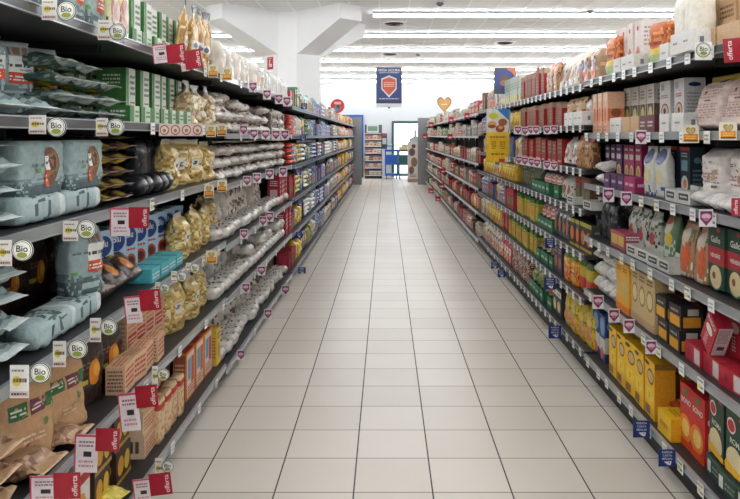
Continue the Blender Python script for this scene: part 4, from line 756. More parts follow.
# right far rack
A = 'R3'
pal = [['gp_cream', 'gb_tan', 'gb_red', 'gp_white', 'gb_pink', 'gb_grey', 'gp_grey'], ['gp_tan', 'gc_cream', 'gb_grey', 'gp_pink', 'gb_white', 'gc_white'], ['gb_pink', 'gp_cream', 'gc_brown', 'gb_grey', 'gb_crimson', 'gp_white'], ['gb_red', 'gb_brown', 'gc_red', 'gb_white', 'gb_grey', 'gp_tan'],
       ['gb_crimson', 'gc_brown', 'gb_brown', 'gp_orange', 'gb_black', 'gb_white'], ['gb_pink', 'gb_white', 'gb_brown', 'gp_cream', 'gp_grey', 'gb_crimson']]
for lev in range(6):
    mix(A, lev, 480, 450, pal[lev], stack=2, hv=.08, sz=.85)
    mix(A, lev, 450, 427, ['gp_cream', 'gb_white', 'gb_tan', 'gb_green', 'gb_red', 'gp_grey', 'gc_white'], stack=2, sc=1.5, hv=.1, sz=.85)

# ------------------------------------------------------------------ price tags and shelf signs
random.seed(3)
def tag_mesh(kind_):
    mb = MB()
    if kind_ == 'y': mb.box(-.028, .028, -.001, .001, -.05, 0, (238, 238, 232), 'sign'); mb.decals([('r', .12, .15, .5, .5, (214, 210, 100)), ('l', .1, .65, .9, .95, 1, (90, 90, 90)), ('l', .6, .15, .95, .5, 1, (60, 60, 60))], (-.028, -.0012, -.05), (1, 0, 0), (0, 0, 1), .056, .05, 'sign')
    else: mb.box(-.026, .026, -.001, .001, -.048, 0, (238, 238, 236), 'sign'); mb.decals([('l', .15, .2, .85, .8, 2, (150, 150, 150))], (-.026, -.0012, -.048), (1, 0, 0), (0, 0, 1), .052, .048, 'sign')
    return mb.mesh('price_tag')
TAGM = {'y': tag_mesh('y'), 'w': tag_mesh('w')}
tcount = {}
def price_tag(sec, lev, y, k='w', s=1.0):
    side, X, sl, words = SEC[sec]
    i = tcount.get((sec, lev), 0) + 1; tcount[(sec, lev)] = i
    o = bpy.data.objects.new('price_tag', TAGM[k]); C.objects.link(o)
    o.location = (side * (X - .0125), y, zs(sec, lev) + .004); o.rotation_euler = (0, 0, -PI / 2 if side > 0 else PI / 2); o.scale = (s, 1, s)
    tag(o, f'{"white and yellow" if k == "y" else "plain white"} price tag, {levname(sec, lev)} rail, {words}, {ordn(i)} from camera', 'price tag', 'price tags clipped along the shelf rails')
for lev in range(6):
    y = 2.75 + random.uniform(0, .12)
    while y < 4.5: price_tag('R1', lev, y, 'y' if lev in (2, 3, 4, 5) and random.random() < .6 else 'w'); y += random.uniform(.16, .26)
    y = 2.9 + random.uniform(0, .2)
    while y < 4.4: price_tag('L1', lev, y, random.choice('yw')); y += random.uniform(.34, .5)
for lev in range(7):
    y = 4.65
    while y < 8.9: price_tag('R2', lev, y, 'w'); y += .17 if y < 7 else .26
for lev in range(6):
    y = 10.1
    while y < 16: price_tag('R3', lev, y, 'w', 1.3); y += .75
    y = 4.9
    while y < 7.5: price_tag('L2', lev, y, 'w'); y += .52

def at(px, py, Y): return ((px - VX) * Y / F, Y, EYE - (py - VY) * Y / F)
def flag_y(side, X, px): return F * X / abs(px - VX)

def card(mb, x0, z0, w, h, col, spec, t=.0015, rot=0.0, px=0, pz=0):
    n = len(mb.v); mb.box(x0, x0 + w, -t / 2, t / 2, z0, z0 + h, col, 'sign')
    mb.decals(spec, (x0, -t / 2 - .0003, z0), (1, 0, 0), (0, 0, 1), w, h, 'sign')
    # plain back
def spin(mb, a):
    c, s = math.cos(a), math.sin(a); mb.xform(lambda x, y, z: (x * c - z * s, y, x * s + z * c))

BIO = [('e', .5, .5, .5, .5, (60, 66, 50)), ('e', .5, .5, .45, .45, (244, 244, 238)), ('e', .5, .5, .41, .41, (90, 96, 76)), ('e', .5, .5, .385, .385, (240, 240, 232)), ('e', .5, .28, .24, .13, (150, 160, 60)), ('t', 'Bio', .5, .56, .42, (36, 38, 34), .68)]
def disc_card(mb, cx, cz, r, spec, col=(240, 240, 236)):
    n = 28; vs = []; t = .0015
    for yy in (-t / 2, t / 2):
        for i in range(n): a = 2 * PI * i / n; vs.append((cx + r * math.cos(a), yy, cz + r * math.sin(a)))
    fs = [tuple(range(n)), tuple(range(2 * n - 1, n - 1, -1))] + [(i, n + i, n + (i + 1) % n, (i + 1) % n) for i in range(n)]
    mb.mesh_part(vs, fs, [col] * len(fs), 'sign', False)
    mb.decals(spec, (cx - r, -t / 2 - .0003, cz - r), (1, 0, 0), (0, 0, 1), 2 * r, 2 * r, 'sign')

bio_n = {}
def rail_words(sec, lev): return f'{levname(sec, lev)} rail, {SEC[sec][3]}'
def bio_sign(cx, cy, r, tx0, ty0, tx1, ty1, sec, lev, which):
    Y = flag_y(-1, SEC[sec][1] - .012, tx0); k = Y / F
    root = empty('organic_sign', at(tx0, cy, Y))
    tag(root, f'round organic sign with price card, {rail_words(sec, lev)}, {which}', 'sign', 'round organic signs on the left rails')
    mb = MB(); w = (tx1 - tx0) * k; h = (ty1 - ty0) * k
    card(mb, 0, (cy - ty1) * k, w, h, (236, 232, 226), [('e', .36, .52, .24, .16, (226, 208, 80)), ('l', .2, .42, .9, .66, 1, (120, 100, 60)), ('l', .12, .78, .8, .9, 1, (150, 130, 120)), ('b', .05, .22, (226, 202, 192)), ('l', .1, .06, .9, .2, 1, (90, 80, 80))])
    mb.build('price_card', root)
    mb = MB(); disc_card(mb, (cx - tx0) * k, 0, r * k, BIO); mb.xform(lambda x, y, z: (x, y - .002, z)); mb.build('organic_disc', root)
B = [(67, 11, 10, 42, -1, 57, 20, 0, 'nearest camera'), (118, 32, 8.5, 98, 20, 112, 40, 0, 'second from camera'), (57, 127, 10, 29, 115, 46, 134, 1, 'nearest camera'), (116, 127, 9, 96, 118, 108, 136, 1, 'second from camera'),
     (23, 250, 11, -2, 240, 12, 266, 2, 'nearest camera'), (87, 229, 10, 63, 221, 78, 241, 2, 'second from camera'), (78, 349, 10, 53, 341, 66, 367, 3, 'second from camera'), (109, 327, 8.5, 90, 318, 101, 342, 3, 'third from camera'),
     (41, 372.5, 10.5, 10, 365, 29, 398, 3, 'nearest camera'), (165, 288, 5.2, 155, 282, 160, 293, 3, 'fourth from camera'), (182, 276.5, 5.2, 171, 271, 177, 282, 3, 'fifth from camera'), (195, 268, 5.2, 186, 263, 191, 272, 3, 'sixth from camera'),
     (163.5, 374.5, 6.2, 152, 366, 158, 388, 4, 'near the cracker boxes'), (168, 466, 6.2, 155, 458, 163, 480, 5, 'near the soup boxes')]
for b in B: bio_sign(*b[:7], 'L1', b[7], b[8])
# pink ringed discs on the second rail
for i, cx in enumerate((164, 175, 186, 197)):
    Y = flag_y(-1, .958, cx - 5); k = Y / F; mb = MB(); card(mb, 0, -6 * k, 11 * k, 12 * k, (236, 214, 206), [('e', .5, .5, .42, .42, (190, 100, 90)), ('e', .5, .5, .32, .32, (240, 232, 224)), ('e', .5, .45, .16, .16, (200, 140, 70))])
    tag(mb.build('ring_sign', None, at(cx - 5, 130, Y)), f'pink card with ringed disc, {rail_words("L1", 1)}, {ordn(i + 1)} from camera', 'sign', 'pink ringed cards on the second rail')
# orange promotional tags with a heart shaped loaf
def heart_pts(cx, cz, w, h, n=20):
    pts = []
    for i in range(n):
        t = 2 * PI * i / n; x = 16 * math.sin(t) ** 3; y = 13 * math.cos(t) - 5 * math.cos(2 * t) - 2 * math.cos(3 * t) - math.cos(4 * t)
        pts.append((cx - x / 32 * w, cz + (y + 2.5) / 29 * h))
    return pts
def orange_tag(cx, cy, w, h, sec, lev, which):
    side = SEC[sec][0]; X = SEC[sec][1] - .012
    edge = cx - w / 2 if side < 0 else cx + w / 2
    Y = flag_y(side, X, edge); k = Y / F; mb = MB()
    card(mb, (0 if side < 0 else -w * k), -h / 2 * k, w * k, h * k, (232, 222, 196), [('r', .08, .08, .92, .5, (226, 140, 30)), ('r', .08, .08, .92, .16, (60, 50, 40)), ('p', heart_pts(.5, .62, .56, .5), (110, 84, 50)), ('p', heart_pts(.5, .62, .48, .42), (206, 176, 110)), ('l', .2, .2, .8, .44, 2, (250, 200, 110))])
    tag(mb.build('heart_tag', None, at(edge, cy, Y)), f'orange card with heart symbol, {rail_words(sec, lev)}, {which}', 'sign', 'orange heart cards on the rails')
for a in [(213, 71, 10, 13, 'L1', 0, 'first from camera'), (227, 74, 10, 13, 'L1', 0, 'second from camera'), (211, 131, 9.5, 12, 'L1', 1, 'first from camera'), (222, 130, 9.5, 12, 'L1', 1, 'second from camera'),
          (209, 191, 10, 13, 'L1', 2, 'first from camera'), (222, 186, 10, 12, 'L1', 2, 'second from camera'), (211.5, 257, 11, 13, 'L1', 3, 'beside pasta nests'),
          (690.5, 134, 17, 18, 'R1', 1, 'under the flatbread packs'), (728, 131, 18, 18, 'R1', 1, 'nearest camera')]: orange_tag(*a)
# shield shaped cards
SHP = [(.08, .9), (.08, .45), (.5, .05), (.92, .45), (.92, .9)]
def shield_tag(cx, cy, r, sec, lev, i):
    side = SEC[sec][0]; X = SEC[sec][1] - .012; edge = cx - r if side < 0 else cx + r
    Y = flag_y(side, X, edge); k = Y / F; mb = MB()
    w = 2 * r * k; card(mb, (0 if side < 0 else -w), -w * .62, w, w * 1.24, (226, 222, 224), [('p', SHP, (130, 40, 84)), ('e', .5, .6, .34, .16, (226, 190, 206)), ('e', .5, .42, .2, .1, (176, 120, 150))])
    tag(mb.build('shield_tag', None, at(edge, cy, Y)), f'white card with purple shield, {rail_words(sec, lev)}, {ordn(i)} from camera', 'sign', 'purple shield cards on the rails')
SH = {('L2', 0): [(253, 87), (267, 94.5), (279, 99), (287, 101.5)], ('L2', 1): [(243.6, 130), (254, 134), (265.6, 134.5), (276, 135), (285, 135)], ('L2', 2): [(247, 181), (257, 178), (269.6, 174), (283, 171.7)],
      ('L2', 3): [(244, 234), (263, 221), (269.6, 216.6)], ('L2', 4): [(246, 288), (261.6, 270.6)], ('L2', 5): [(241, 355), (268, 314), (285.6, 290)]}
for (sec, lev), l in SH.items():
    for i, (x, y) in enumerate(l): shield_tag(x, y, 4, sec, lev, i + 1)
for (sec, lev), l in {('R1', 2): [(706, 218), (626.4, 198.5), (608.5, 195)], ('R1', 4): [(651, 347), (629, 326), (614, 315.5), (598, 302)], ('R1', 1): [(641, 137)]}.items():
    for i, (x, y) in enumerate(l): shield_tag(x, y, 5.6 if x < 700 else 7, sec, lev, i + 1)
for lev, yy in ((1, [(554, 129.5), (547, 130), (536, 130), (531, 130), (525, 131), (518, 130)]), (2, [(554, 166), (547, 165), (537, 163), (531.6, 162), (525, 161), (519, 160)])):
    for i, (x, y) in enumerate(yy): shield_tag(x, y, 3.4, 'R2', lev, i + 1)
# 'offerta' flags
def offer(px0, py0, pw, ph, rx0, ry0, rw, rh, sec, lev, which, tilt=0.0, card_on=True):
    """white price card px0.. and red flag rx0.., both standing out from the rail"""
    side = SEC[sec][0]; X = SEC[sec][1] - .012; e = min(px0, rx0) if side < 0 else max(rx0 + rw, px0 + pw)
    Y = flag_y(side, X, e); k = Y / F; cy = ry0 + rh / 2
    root = empty('offer_sign', at(e, cy, Y)); tag(root, f'red offer flag{" with white price card" if card_on else ""}, {rail_words(sec, lev)}, {which}', 'sign', 'red offer flags')
    if card_on:
        mb = MB(); card(mb, (px0 - e) * k, -(py0 + ph - cy) * k, pw * k, ph * k, (236, 224, 226), [('r', 0, 0, .06, 1, (206, 70, 100)), ('b', .94, 1, (206, 70, 100)), ('l', .2, .12, .85, .35, 2, (200, 150, 160)), ('r', .4, .42, .75, .56, (50, 46, 50)), ('l', .2, .66, .85, .86, 2, (150, 110, 120))])
        if tilt: spin(mb, tilt)
        mb.build('price_card', root)
    mb = MB(); card(mb, (rx0 - e) * k, -rh / 2 * k, rw * k, rh * k, (164, 16, 40), [('t', 'offerta', .8 if side < 0 else .24, .5, .30, (240, 214, 216), .92, True)])
    mb.xform(lambda x, y, z: (x, y - .003, z))
    if tilt: spin(mb, tilt)
    mb.build('red_flag', root)
offer(153, 45, 16, 19, 167, 47, 19, 19, 'L1', 0, 'nearest camera', .12)
offer(180, 54, 8, 18, 185, 52, 17, 19, 'L1', 0, 'beside the other flag', .16)
offer(110, 208, 20, 28, 129, 207, 20, 21, 'L1', 2, 'beside blue biscuit boxes', .0)
offer(124, 297, 17, 27, 140, 292, 21, 21, 'L1', 3, 'above peach cracker boxes', .1)
offer(118, 394, 20, 38, 136, 388, 22, 22, 'L1', 4, 'beside brown window boxes', .1)
offer(75, 434, 23, 38, 96, 427, 24, 23, 'L1', 4, 'below the kraft bags', -.03)
offer(30, 476, 28, 30, 54, 473, 27, 26, 'L1', 4, 'nearest camera', .02)
offer(133, 480, 18, 26, 150, 476, 22, 22, 'L1', 5, 'nearest camera', .12)
offer(0, 0, 0, 0, 723, 37, 26, 24, 'R1', 0, 'nearest camera', .08, False)
offer(0, 0, 0, 0, 731, 198, 18, 18, 'R1', 2, 'nearest camera', 0, False)
# organic disc at the right
Y = flag_y(1, 1.218, 712); k = Y / F; mb = MB(); card(mb, -17 * k, -10 * k, 17 * k, 18 * k, (238, 236, 230), []); disc_card(mb, -9 * k, 0, 7.5 * k, BIO); mb.v = [(x, y - (.001 if i >= 8 else 0), z) for i, (x, y, z) in enumerate(mb.v)]
tag(mb.build('organic_sign', None, at(712, 50, Y)), 'round organic disc on white card, top shelf rail, near right rack', 'sign')
# small dark blue hanging cards
def blue_card(cx, cy, s, sec, lev, which, side):
    X = SEC[sec][1] - .0125; edge = cx + s / 2 if side > 0 else cx - s / 2
    Y = flag_y(side, X, edge - side * 1.0); k = Y / F; mb = MB(); w = s * k
    card(mb, (-w if side > 0 else 0), -w / 2, w, w, (24, 50, 116), [('t', 'RISERVA', .5, .84, .17, (214, 220, 236), .8), ('t', 'CARTA', .5, .65, .17, (214, 220, 236), .7), ('t', 'MEGLIO', .5, .46, .17, (214, 220, 236), .8), ('p', [(.3, .3), (.75, .34), (.7, .1), (.55, .1)], (226, 230, 240)), ('p', [(.56, .3), (.68, .3), (.62, .18)], (206, 70, 60))])
    x, y, z = at(edge - side * 1.0, cy, Y); b = MB()
    # clear stem up to the rail
    zr = zs(sec, lev); mb.box((-.012 if side > 0 else 0.0), (0 if side > 0 else .012), 0, .001, w / 2 - .005, max(w / 2, zr - z), (190, 200, 210), 'sign')
    tag(mb.build('member_card_sign', None, (x, y, z)), f'small dark blue square sign, {which}', 'sign', 'small dark blue signs low on the racks')
blue_card(642.5, 429, 17, 'R1', 5, 'hanging by the yellow boxes, near right rack', 1)
blue_card(668, 458, 17, 'R1', 5, 'hanging below red couscous boxes, near right rack', 1)
blue_card(556, 332, 13, 'R2', 6, 'hanging below yellow snack bags, middle right rack', 1)
blue_card(551, 243, 10, 'R2', 4, 'on the fifth shelf rail, middle right rack', 1)
blue_card(551, 283.5, 12, 'R2', 5, 'on the sixth shelf rail, middle right rack', 1)
blue_card(495.6, 265, 7, 'R2', 6, 'furthest of the pair at floor level, middle right rack', 1)
blue_card(502.5, 273.5, 7.5, 'R2', 6, 'nearer of the pair at floor level, middle right rack', 1)
blue_card(301, 271, 7.5, 'L3', 5, 'near the floor, far left rack', -1)
for i, (x, y) in enumerate(((303, 106), (302, 138), (297, 172), (299, 203), (298, 235))): blue_card(x, y, 6, 'L3', i, f'on the {levname("L3", i)} rail, far left rack', -1)
# small red flags on the far racks
for i, (x, y, lev) in enumerate(((431, 131, 0), (425, 138, 1), (451, 119, 0), (467, 115, 0), (450, 140, 1), (443, 170, 3), (442, 188, 4), (431, 193, 5), (438, 200, 5))):
    Y = flag_y(1, 1.215, x + 2.5); k = Y / F; mb = MB(); card(mb, -5 * k, -2.5 * k, 5 * k, 5 * k, (190, 34, 60), [('r', .2, .2, .8, .5, (230, 190, 200))]); x0, y0, z0 = at(x + 2.5, y, Y)
    z0 = zs('R3', lev) - .01
    tag(mb.build('promo_flag', None, (x0, y0, z0)), f'small red promotional flag, {levname("R3", lev)} rail, far right rack, {ordn(i + 1)} listed' if False else f'small red flag {["nearest the end panel", "just past the end panel", "below the heart sign", "beside the heart sign", "under the heart sign", "at mid height", "at knee height", "close to the floor", "lowest on the rail"][i]}, {levname("R3", lev)}, far right rack', 'sign', 'small red flags on the far right rack')

# ------------------------------------------------------------------ hanging and standing signs
# banner from the ceiling
Yb = 14.0; k = Yb / F
root = empty('hanging_banner', at(389, 107, Yb)); tag(root, 'blue banner with orange shield hanging over the aisle', 'banner')
mb = MB(); w = 25.5 * k; h = 39.5 * k
card(mb, -w / 2, 0, w, h, (38, 62, 120), [('b', 0, .09, (222, 224, 230)), ('b', .09, .17, (30, 46, 96)), ('t', 'SPESA SICURA', .5, .93, .09, (240, 240, 246), .86), ('t', 'QUALITA E RISPARMIO', .5, .87, .05, (225, 228, 240), .8),
    ('p', [(.2, .72), (.2, .45), (.5, .24), (.8, .45), (.8, .72), (.5, .8)], (214, 218, 226)), ('p', [(.24, .69), (.24, .47), (.5, .29), (.76, .47), (.76, .69), (.5, .76)], (212, 88, 60)), ('l', .3, .5, .7, .64, 3, (236, 190, 170)), ('l', .12, .19, .88, .23, 1, (190, 200, 220))], t=.006)
mb.build('banner_sheet', root)
mb = MB(); mb.box(-w / 2, w / 2, -.008, .008, h, h + .012, (200, 202, 206), 'sign'); mb.build('banner_rail', root)
for s in (-1, 1):
    mb = MB(); mb.bar((s * w * .4, 0, h), (s * w * .4, 0, 3.5 - at(0, 107, Yb)[2]), .0015, (200, 200, 200), 'sign', 5); mb.build('cord', root)
mb = MB(); mb.box(-.02, .02, -.01, .01, -.03, 0, (50, 54, 64), 'sign'); mb.build('banner_clip', root)
# yellow leaflet board
Yb = 7.42; k = Yb / F; root = empty('recipe_board', at(509, 162, Yb)); tag(root, 'yellow board with burger photos jutting from the right rack', 'sign')
mb = MB(); w = 22.5 * k; h = 53 * k
card(mb, -w, 0, w, h, (226, 180, 24), [('b', .55, 1, (214, 208, 200)), ('b', .5, .57, (232, 190, 60)), ('p', [(.45, 1), (1, 1), (1, .78)], (36, 120, 190)), ('e', .32, .87, .22, .06, (190, 196, 60)),
    ('e', .24, .7, .2, .07, (206, 140, 70)), ('e', .24, .67, .18, .03, (110, 60, 40)), ('e', .72, .75, .2, .07, (150, 84, 50)), ('e', .6, .63, .2, .07, (140, 60, 44)), ('e', .62, .65, .1, .03, (206, 170, 90)),
    ('l', .15, .44, .85, .5, 1, (150, 100, 20)), ('l', .22, .24, .42, .4, 4, (150, 100, 20)), ('l', .58, .24, .82, .4, 4, (150, 100, 20)), ('l', .2, .12, .8, .18, 1, (150, 100, 20)), ('r', .55, .0, .8, .06, (190, 60, 40)), ('r', .82, .0, 1, .1, (220, 216, 206))], t=.004)
mb.build('board_panel', root)
mb = MB(); mb.box(-.002, .012, -.004, .004, 0, h, (150, 150, 150), 'sign'); mb.build('board_clip', root)
# round sign on a dark board above the middle right rack
Yb = 7.9; k = Yb / F; root = empty('round_sign_board', at(505, 94, Yb)); tag(root, 'dark board with blue ring standing on the right rack', 'sign')
mb = MB(); w = 22 * k; h = 26 * k; card(mb, -w / 2, 0, w, h, (80, 84, 90), [('r', .6, .6, 1, 1, (214, 120, 80)), ('e', .5, .52, .46, .42, (52, 74, 150)), ('e', .5, .52, .3, .27, (96, 80, 78)), ('e', .5, .42, .24, .12, (160, 120, 96))], t=.006); mb.build('board_panel', root)
z0 = at(0, 94, Yb)[2]; mb = MB(); mb.bar((0, .005, 0), (0, .005, zs('R2', 0) - z0), .004, (140, 140, 140), 'sign'); mb.build('stem', root)
# heart sign
Yb = 16.2; k = Yb / F; x0, y0, z0 = at(444.3, 97, Yb); root = empty('heart_sign', (x0, y0, zs('R3', 0))); tag(root, 'tan heart-shaped sign on a stem above the far right rack', 'sign')
H0 = z0 - zs('R3', 0); w = 14.5 * k; h = 16.5 * k; mb = MB()
mb.prism([(a, H0 - h + b) for a, b in heart_pts(0, h / 2, w, h, 26)][::-1], -.004, .004, (150, 104, 60), 'sign')
mb.prism([(a, H0 - h + b) for a, b in heart_pts(0, h / 2, w * .86, h * .86, 26)][::-1], -.006, -.004, (226, 172, 96), 'sign')
mb.decals([('l', .3, .48, .72, .62, 1, (250, 226, 180))], (-w / 2, -.0065, H0 - h), (1, 0, 0), (0, 0, 1), w, h, 'sign'); mb.build('heart_panel', root)
mb = MB(); mb.bar((0, .006, 0), (0, .006, H0 - h * .5), .006, (150, 110, 80), 'sign'); mb.build('stem', root)
# red disc on the left rack
Yb = 15.0; k = Yb / F; x0, y0, z0 = at(337.5, 106, Yb); root = empty('round_red_sign', (x0, y0, zs('L3', 0))); tag(root, 'round red sign standing above the far left rack', 'sign')
H0 = z0 - zs('L3', 0); mb = MB(); disc_card(mb, 0, H0, 7 * k, [('e', .5, .5, .49, .49, (206, 44, 36)), ('r', .26, .62, .74, .8, (236, 170, 160)), ('e', .5, .36, .22, .26, (110, 130, 150)), ('e', .55, .46, .12, .12, (70, 80, 70))], (200, 40, 34)); mb.build('sign_disc', root)
mb = MB(); mb.bar((0, .006, 0), (0, .006, H0 - .03), .006, (150, 150, 150), 'sign'); mb.build('stem', root)

# ------------------------------------------------------------------ the building
WALLY = 27.3; CZ = 3.5; XL_, XR_ = -9.0, 9.5; Y0 = -3.5
def struct(name, mb): return tag(mb.build(name), kind='structure')
mb = MB(); mb.box(XL_, XR_, Y0, WALLY + .3, -.1, 0, mat='floor'); struct('floor', mb)
mb = MB(); mb.box(XL_, XR_, Y0, WALLY + .3, CZ, CZ + .1, mat='ceiling'); struct('ceiling', mb)
mb = MB(); mb.box(XL_ - .15, XL_, Y0, WALLY, 0, CZ, mat='white_wall'); struct('wall_left', mb)
mb = MB(); mb.box(XR_, XR_ + .15, Y0, WALLY, 0, CZ, mat='white_wall'); struct('wall_right', mb)
mb = MB(); mb.box(XL_, XR_, Y0 - .15, Y0, 0, CZ, mat='white_wall'); struct('wall_rear', mb)
DX0, DX1, DZ = .26, 1.52, 2.0
mb = MB(); mb.box(XL_, DX0, WALLY, WALLY + .2, 0, CZ, mat='white_wall'); mb.box(DX1, XR_, WALLY, WALLY + .2, 0, CZ, mat='white_wall'); mb.box(DX0, DX1, WALLY, WALLY + .2, DZ, CZ, mat='white_wall'); struct('wall_back', mb)
mb = MB()
for x0, x1, z0, z1 in ((DX0 - .05, DX0 + .04, 0, DZ + .05), (DX1 - .04, DX1 + .05, 0, DZ + .05), (DX0 + .04, DX1 - .04, DZ - .04, DZ + .05)): mb.box(x0, x1, WALLY - .03, WALLY + .05, z0, z1, mat='green_paint')
d = struct('door_1', mb)
gm, nt, b = new_mat('door_glass'); b.inputs['Transmission Weight'].default_value = 1; b.inputs['Roughness'].default_value = .02; b.inputs['IOR'].default_value = 1.1; b.inputs['Base Color'].default_value = (.97, .99, 1, 1); M['glass'] = gm
mb = MB(); mb.box(DX0 + .04, DX1 - .04, WALLY + .03, WALLY + .04, .04, DZ - .04, mat='glass'); mb.build('glass_pane', d)
mb = MB(); mb.box(-.01, .02, WALLY - .01, WALLY + .03, .04, DZ - .04, mat='green_paint'); mb.xform(lambda x, y, z: (x + .87, y, z)); mb.build('mullion', d)
# pavement beyond the door
mb = MB(); mb.box(-6, 8, WALLY + .3, WALLY + 14, -.12, -.02, (190, 188, 184), 'paper'); struct('pavement', mb)
# ceiling T bars
mb = MB(); x = -.1 - .455 * 19
rows = [11.95 + 2.44 * i for i in range(-6, 7)]
while x < XR_:
    if x > XL_: mb.box(x - .011, x + .011, Y0, WALLY, CZ - .008, CZ - .001, mat='tbar')
    x += .455
struct('trim_1', mb)
# ceiling lamps: long continuous rows
for i, y in enumerate(rows):
    x0 = -.21 if i == 6 else XL_ + .3
    root = empty('ceiling_lamp', ((x0 + XR_ - .3) / 2, y, CZ - .002)); L = (XR_ - .3 - x0) / 2
    seen = ['', '', '', '', '', '']
    tag(root, f'long white fluorescent lamp row across the ceiling, {ordn(i + 1)} row counted from the camera end', 'ceiling lamp', 'fluorescent lamp rows across the ceiling')
    mb = MB(); mb.box(-L, L, -.05, .05, -.035, 0, mat='lamp_body'); mb.build('lamp_housing', root)
    mb = MB(); mb.box(-L + .01, L - .01, -.034, .034, -.075, -.035, mat='lamp'); mb.build('lamp_diffuser', root)
    # second pale strip (raceway) behind each row
    mb = MB(); mb.box(-L, L, .13, .3, -.012, 0, mat='lamp_body'); mb.build('cable_tray', root)
# vents on the ceiling
for i, (px, py) in enumerate(((394, 24), (390, 54.5), (505, 43))):
    Yv = F * 1.98 / (VY - py); root = empty('ceiling_vent', (at(px, py, Yv)[0], Yv, CZ - .002)); tag(root, f'square ceiling air vent, {["nearest the camera, beyond first lamp row", "above the blue banner", "towards the right rack"][i]}', 'vent', 'ceiling vents')
    mb = MB(); mb.box(-.22, .22, -.22, .22, -.012, 0, (244, 244, 244), 'sign'); mb.build('vent_plate', root)
    mb = MB()
    for r in (.17, .12, .07):
        n = 20
        for j in range(n):
            a0, a1 = 2 * PI * j / n, 2 * PI * (j + 1) / n
            mb.face([(r * math.cos(a0), r * math.sin(a0), -.013), (r * math.cos(a1), r * math.sin(a1), -.013), ((r - .03) * math.cos(a1), (r - .03) * math.sin(a1), -.03), ((r - .03) * math.cos(a0), (r - .03) * math.sin(a0), -.03)], (70, 66, 62), 'sign')
    mb.build('vent_diffuser', root)
# small smoke detectors / spots
for i, (px, py) in enumerate(((440, 4), (418, 55), (590, 12), (456, 69))):
    Yv = F * 1.98 / (VY - py); mb = MB(); n = 14
    mb.bar((0, 0, 0), (0, 0, -.03), .055, (120, 120, 122), 'sign', 14); mb.bar((0, 0, -.03), (0, 0, -.05), .03, (90, 90, 92), 'sign', 12)
    tag(mb.build('smoke_detector', None, (at(px, py, Yv)[0], Yv, CZ - .001)), f'small round grey ceiling detector, {["nearest the camera", "behind the banner row", "over the near right rack", "furthest away"][i]}', 'detector', 'ceiling detectors')

# column with four diagonal haunches
mb = MB()
oc = [(-1.426, 11.88), (-1.10, 12.18), (-1.10, 12.5), (-1.426, 12.8), (-1.73, 12.8), (-2.02, 12.5), (-2.02, 12.18), (-1.73, 11.88)]
n = 8; vs = [(x, y, 0) for x, y in oc] + [(x, y, CZ) for x, y in oc]
fs = [(i, (i + 1) % n, n + (i + 1) % n, n + i) for i in range(n)] + [tuple(range(n - 1, -1, -1)), tuple(range(n, 2 * n))]
mb.mesh_part(vs, fs, [(240, 240, 240)] * len(fs), 'column_white', False)
cx, cy = -1.577, 12.34
for dx, dy in ((.7071, -.7071), (-.7071, -.7071), (.7071, .7071), (-.7071, .7071)):
    e = 1.475; zb = 2.814; hw = .222
    prof = [(.2, zb - .1), (.435, zb), (e, 3.274), (e, CZ), (.2, CZ)]
    px_, py_ = -dy * hw, dx * hw; m = len(prof)
    vs = [(cx + dx * s - px_, cy + dy * s - py_, z) for s, z in prof] + [(cx + dx * s + px_, cy + dy * s + py_, z) for s, z in prof]
    fs = [tuple(range(m)), tuple(range(2 * m - 1, m - 1, -1))] + [(i, m + i, m + (i + 1) % m, (i + 1) % m) for i in range(m)]
    mb.mesh_part(vs, fs, [(240, 240, 240)] * len(fs), 'column_white', False)
o = struct('column', mb)
# fire equipment sign on the column
mb = MB(); card(mb, -.075, -.1, .15, .2, (190, 40, 44), [('p', [(.3, .2), (.45, .2), (.45, .6), (.6, .75), (.4, .8), (.3, .6)], (236, 226, 226)), ('r', .55, .2, .8, .45, (236, 226, 226)), ('l', .2, .84, .8, .94, 1, (236, 220, 220))], t=.004)
s_ = tag(mb.build('fire_extinguisher_sign', None, (-1.879, 12.024, 2.68), -PI / 4), 'small red fire equipment sign on the white column', 'sign')
s_.rotation_euler = (0, 0, -.76)

# rack end panels
mb = MB(); mb.box(-1.5, -.75, 22.87, 22.91, 0, 2.09, mat='grey_panel'); tag(mb.build('end_panel'), 'grey end panel closing the far left rack', 'panel')
mb = MB(); mb.box(.98, 1.78, 22.87, 22.91, 0, 2.06, mat='grey_panel'); tag(mb.build('end_panel'), 'grey end panel closing the far right rack', 'panel')
# blue framed notice board on the back wall
root = empty('framed_notice_board', (-1.1, WALLY - .03, 0)); tag(root, 'blue framed glazed panel on the back wall by the left rack', 'notice board')
mb = MB()
for x0, x1, z0, z1 in ((-.5, .27, 2.2, 2.28), (.2, .27, .85, 2.2), (-.5, -.43, .85, 2.2), (-.5, .27, .78, .85)): mb.box(x0, x1, -.03, .029, z0, z1, mat='blue_paint')
mb.build('frame', root)
mb = MB(); mb.box(-.43, .2, 0, .02, .85, 2.2, (150, 160, 176), 'sign'); mb.box(.06, .18, -.004, 0, 1.2, 1.55, (222, 190, 90), 'sign'); mb.build('panel', root)
mb = MB(); mb.box(-.15, .15, -.2, .2, 0, .82, (60, 60, 66), 'sign'); mb.box(-.13, .13, -.21, -.2, .1, .7, (90, 90, 96), 'sign'); tag(mb.build('storage_box', None, (-.98, 26.95, 0)), 'dark bin standing under the blue framed panel', 'bin')
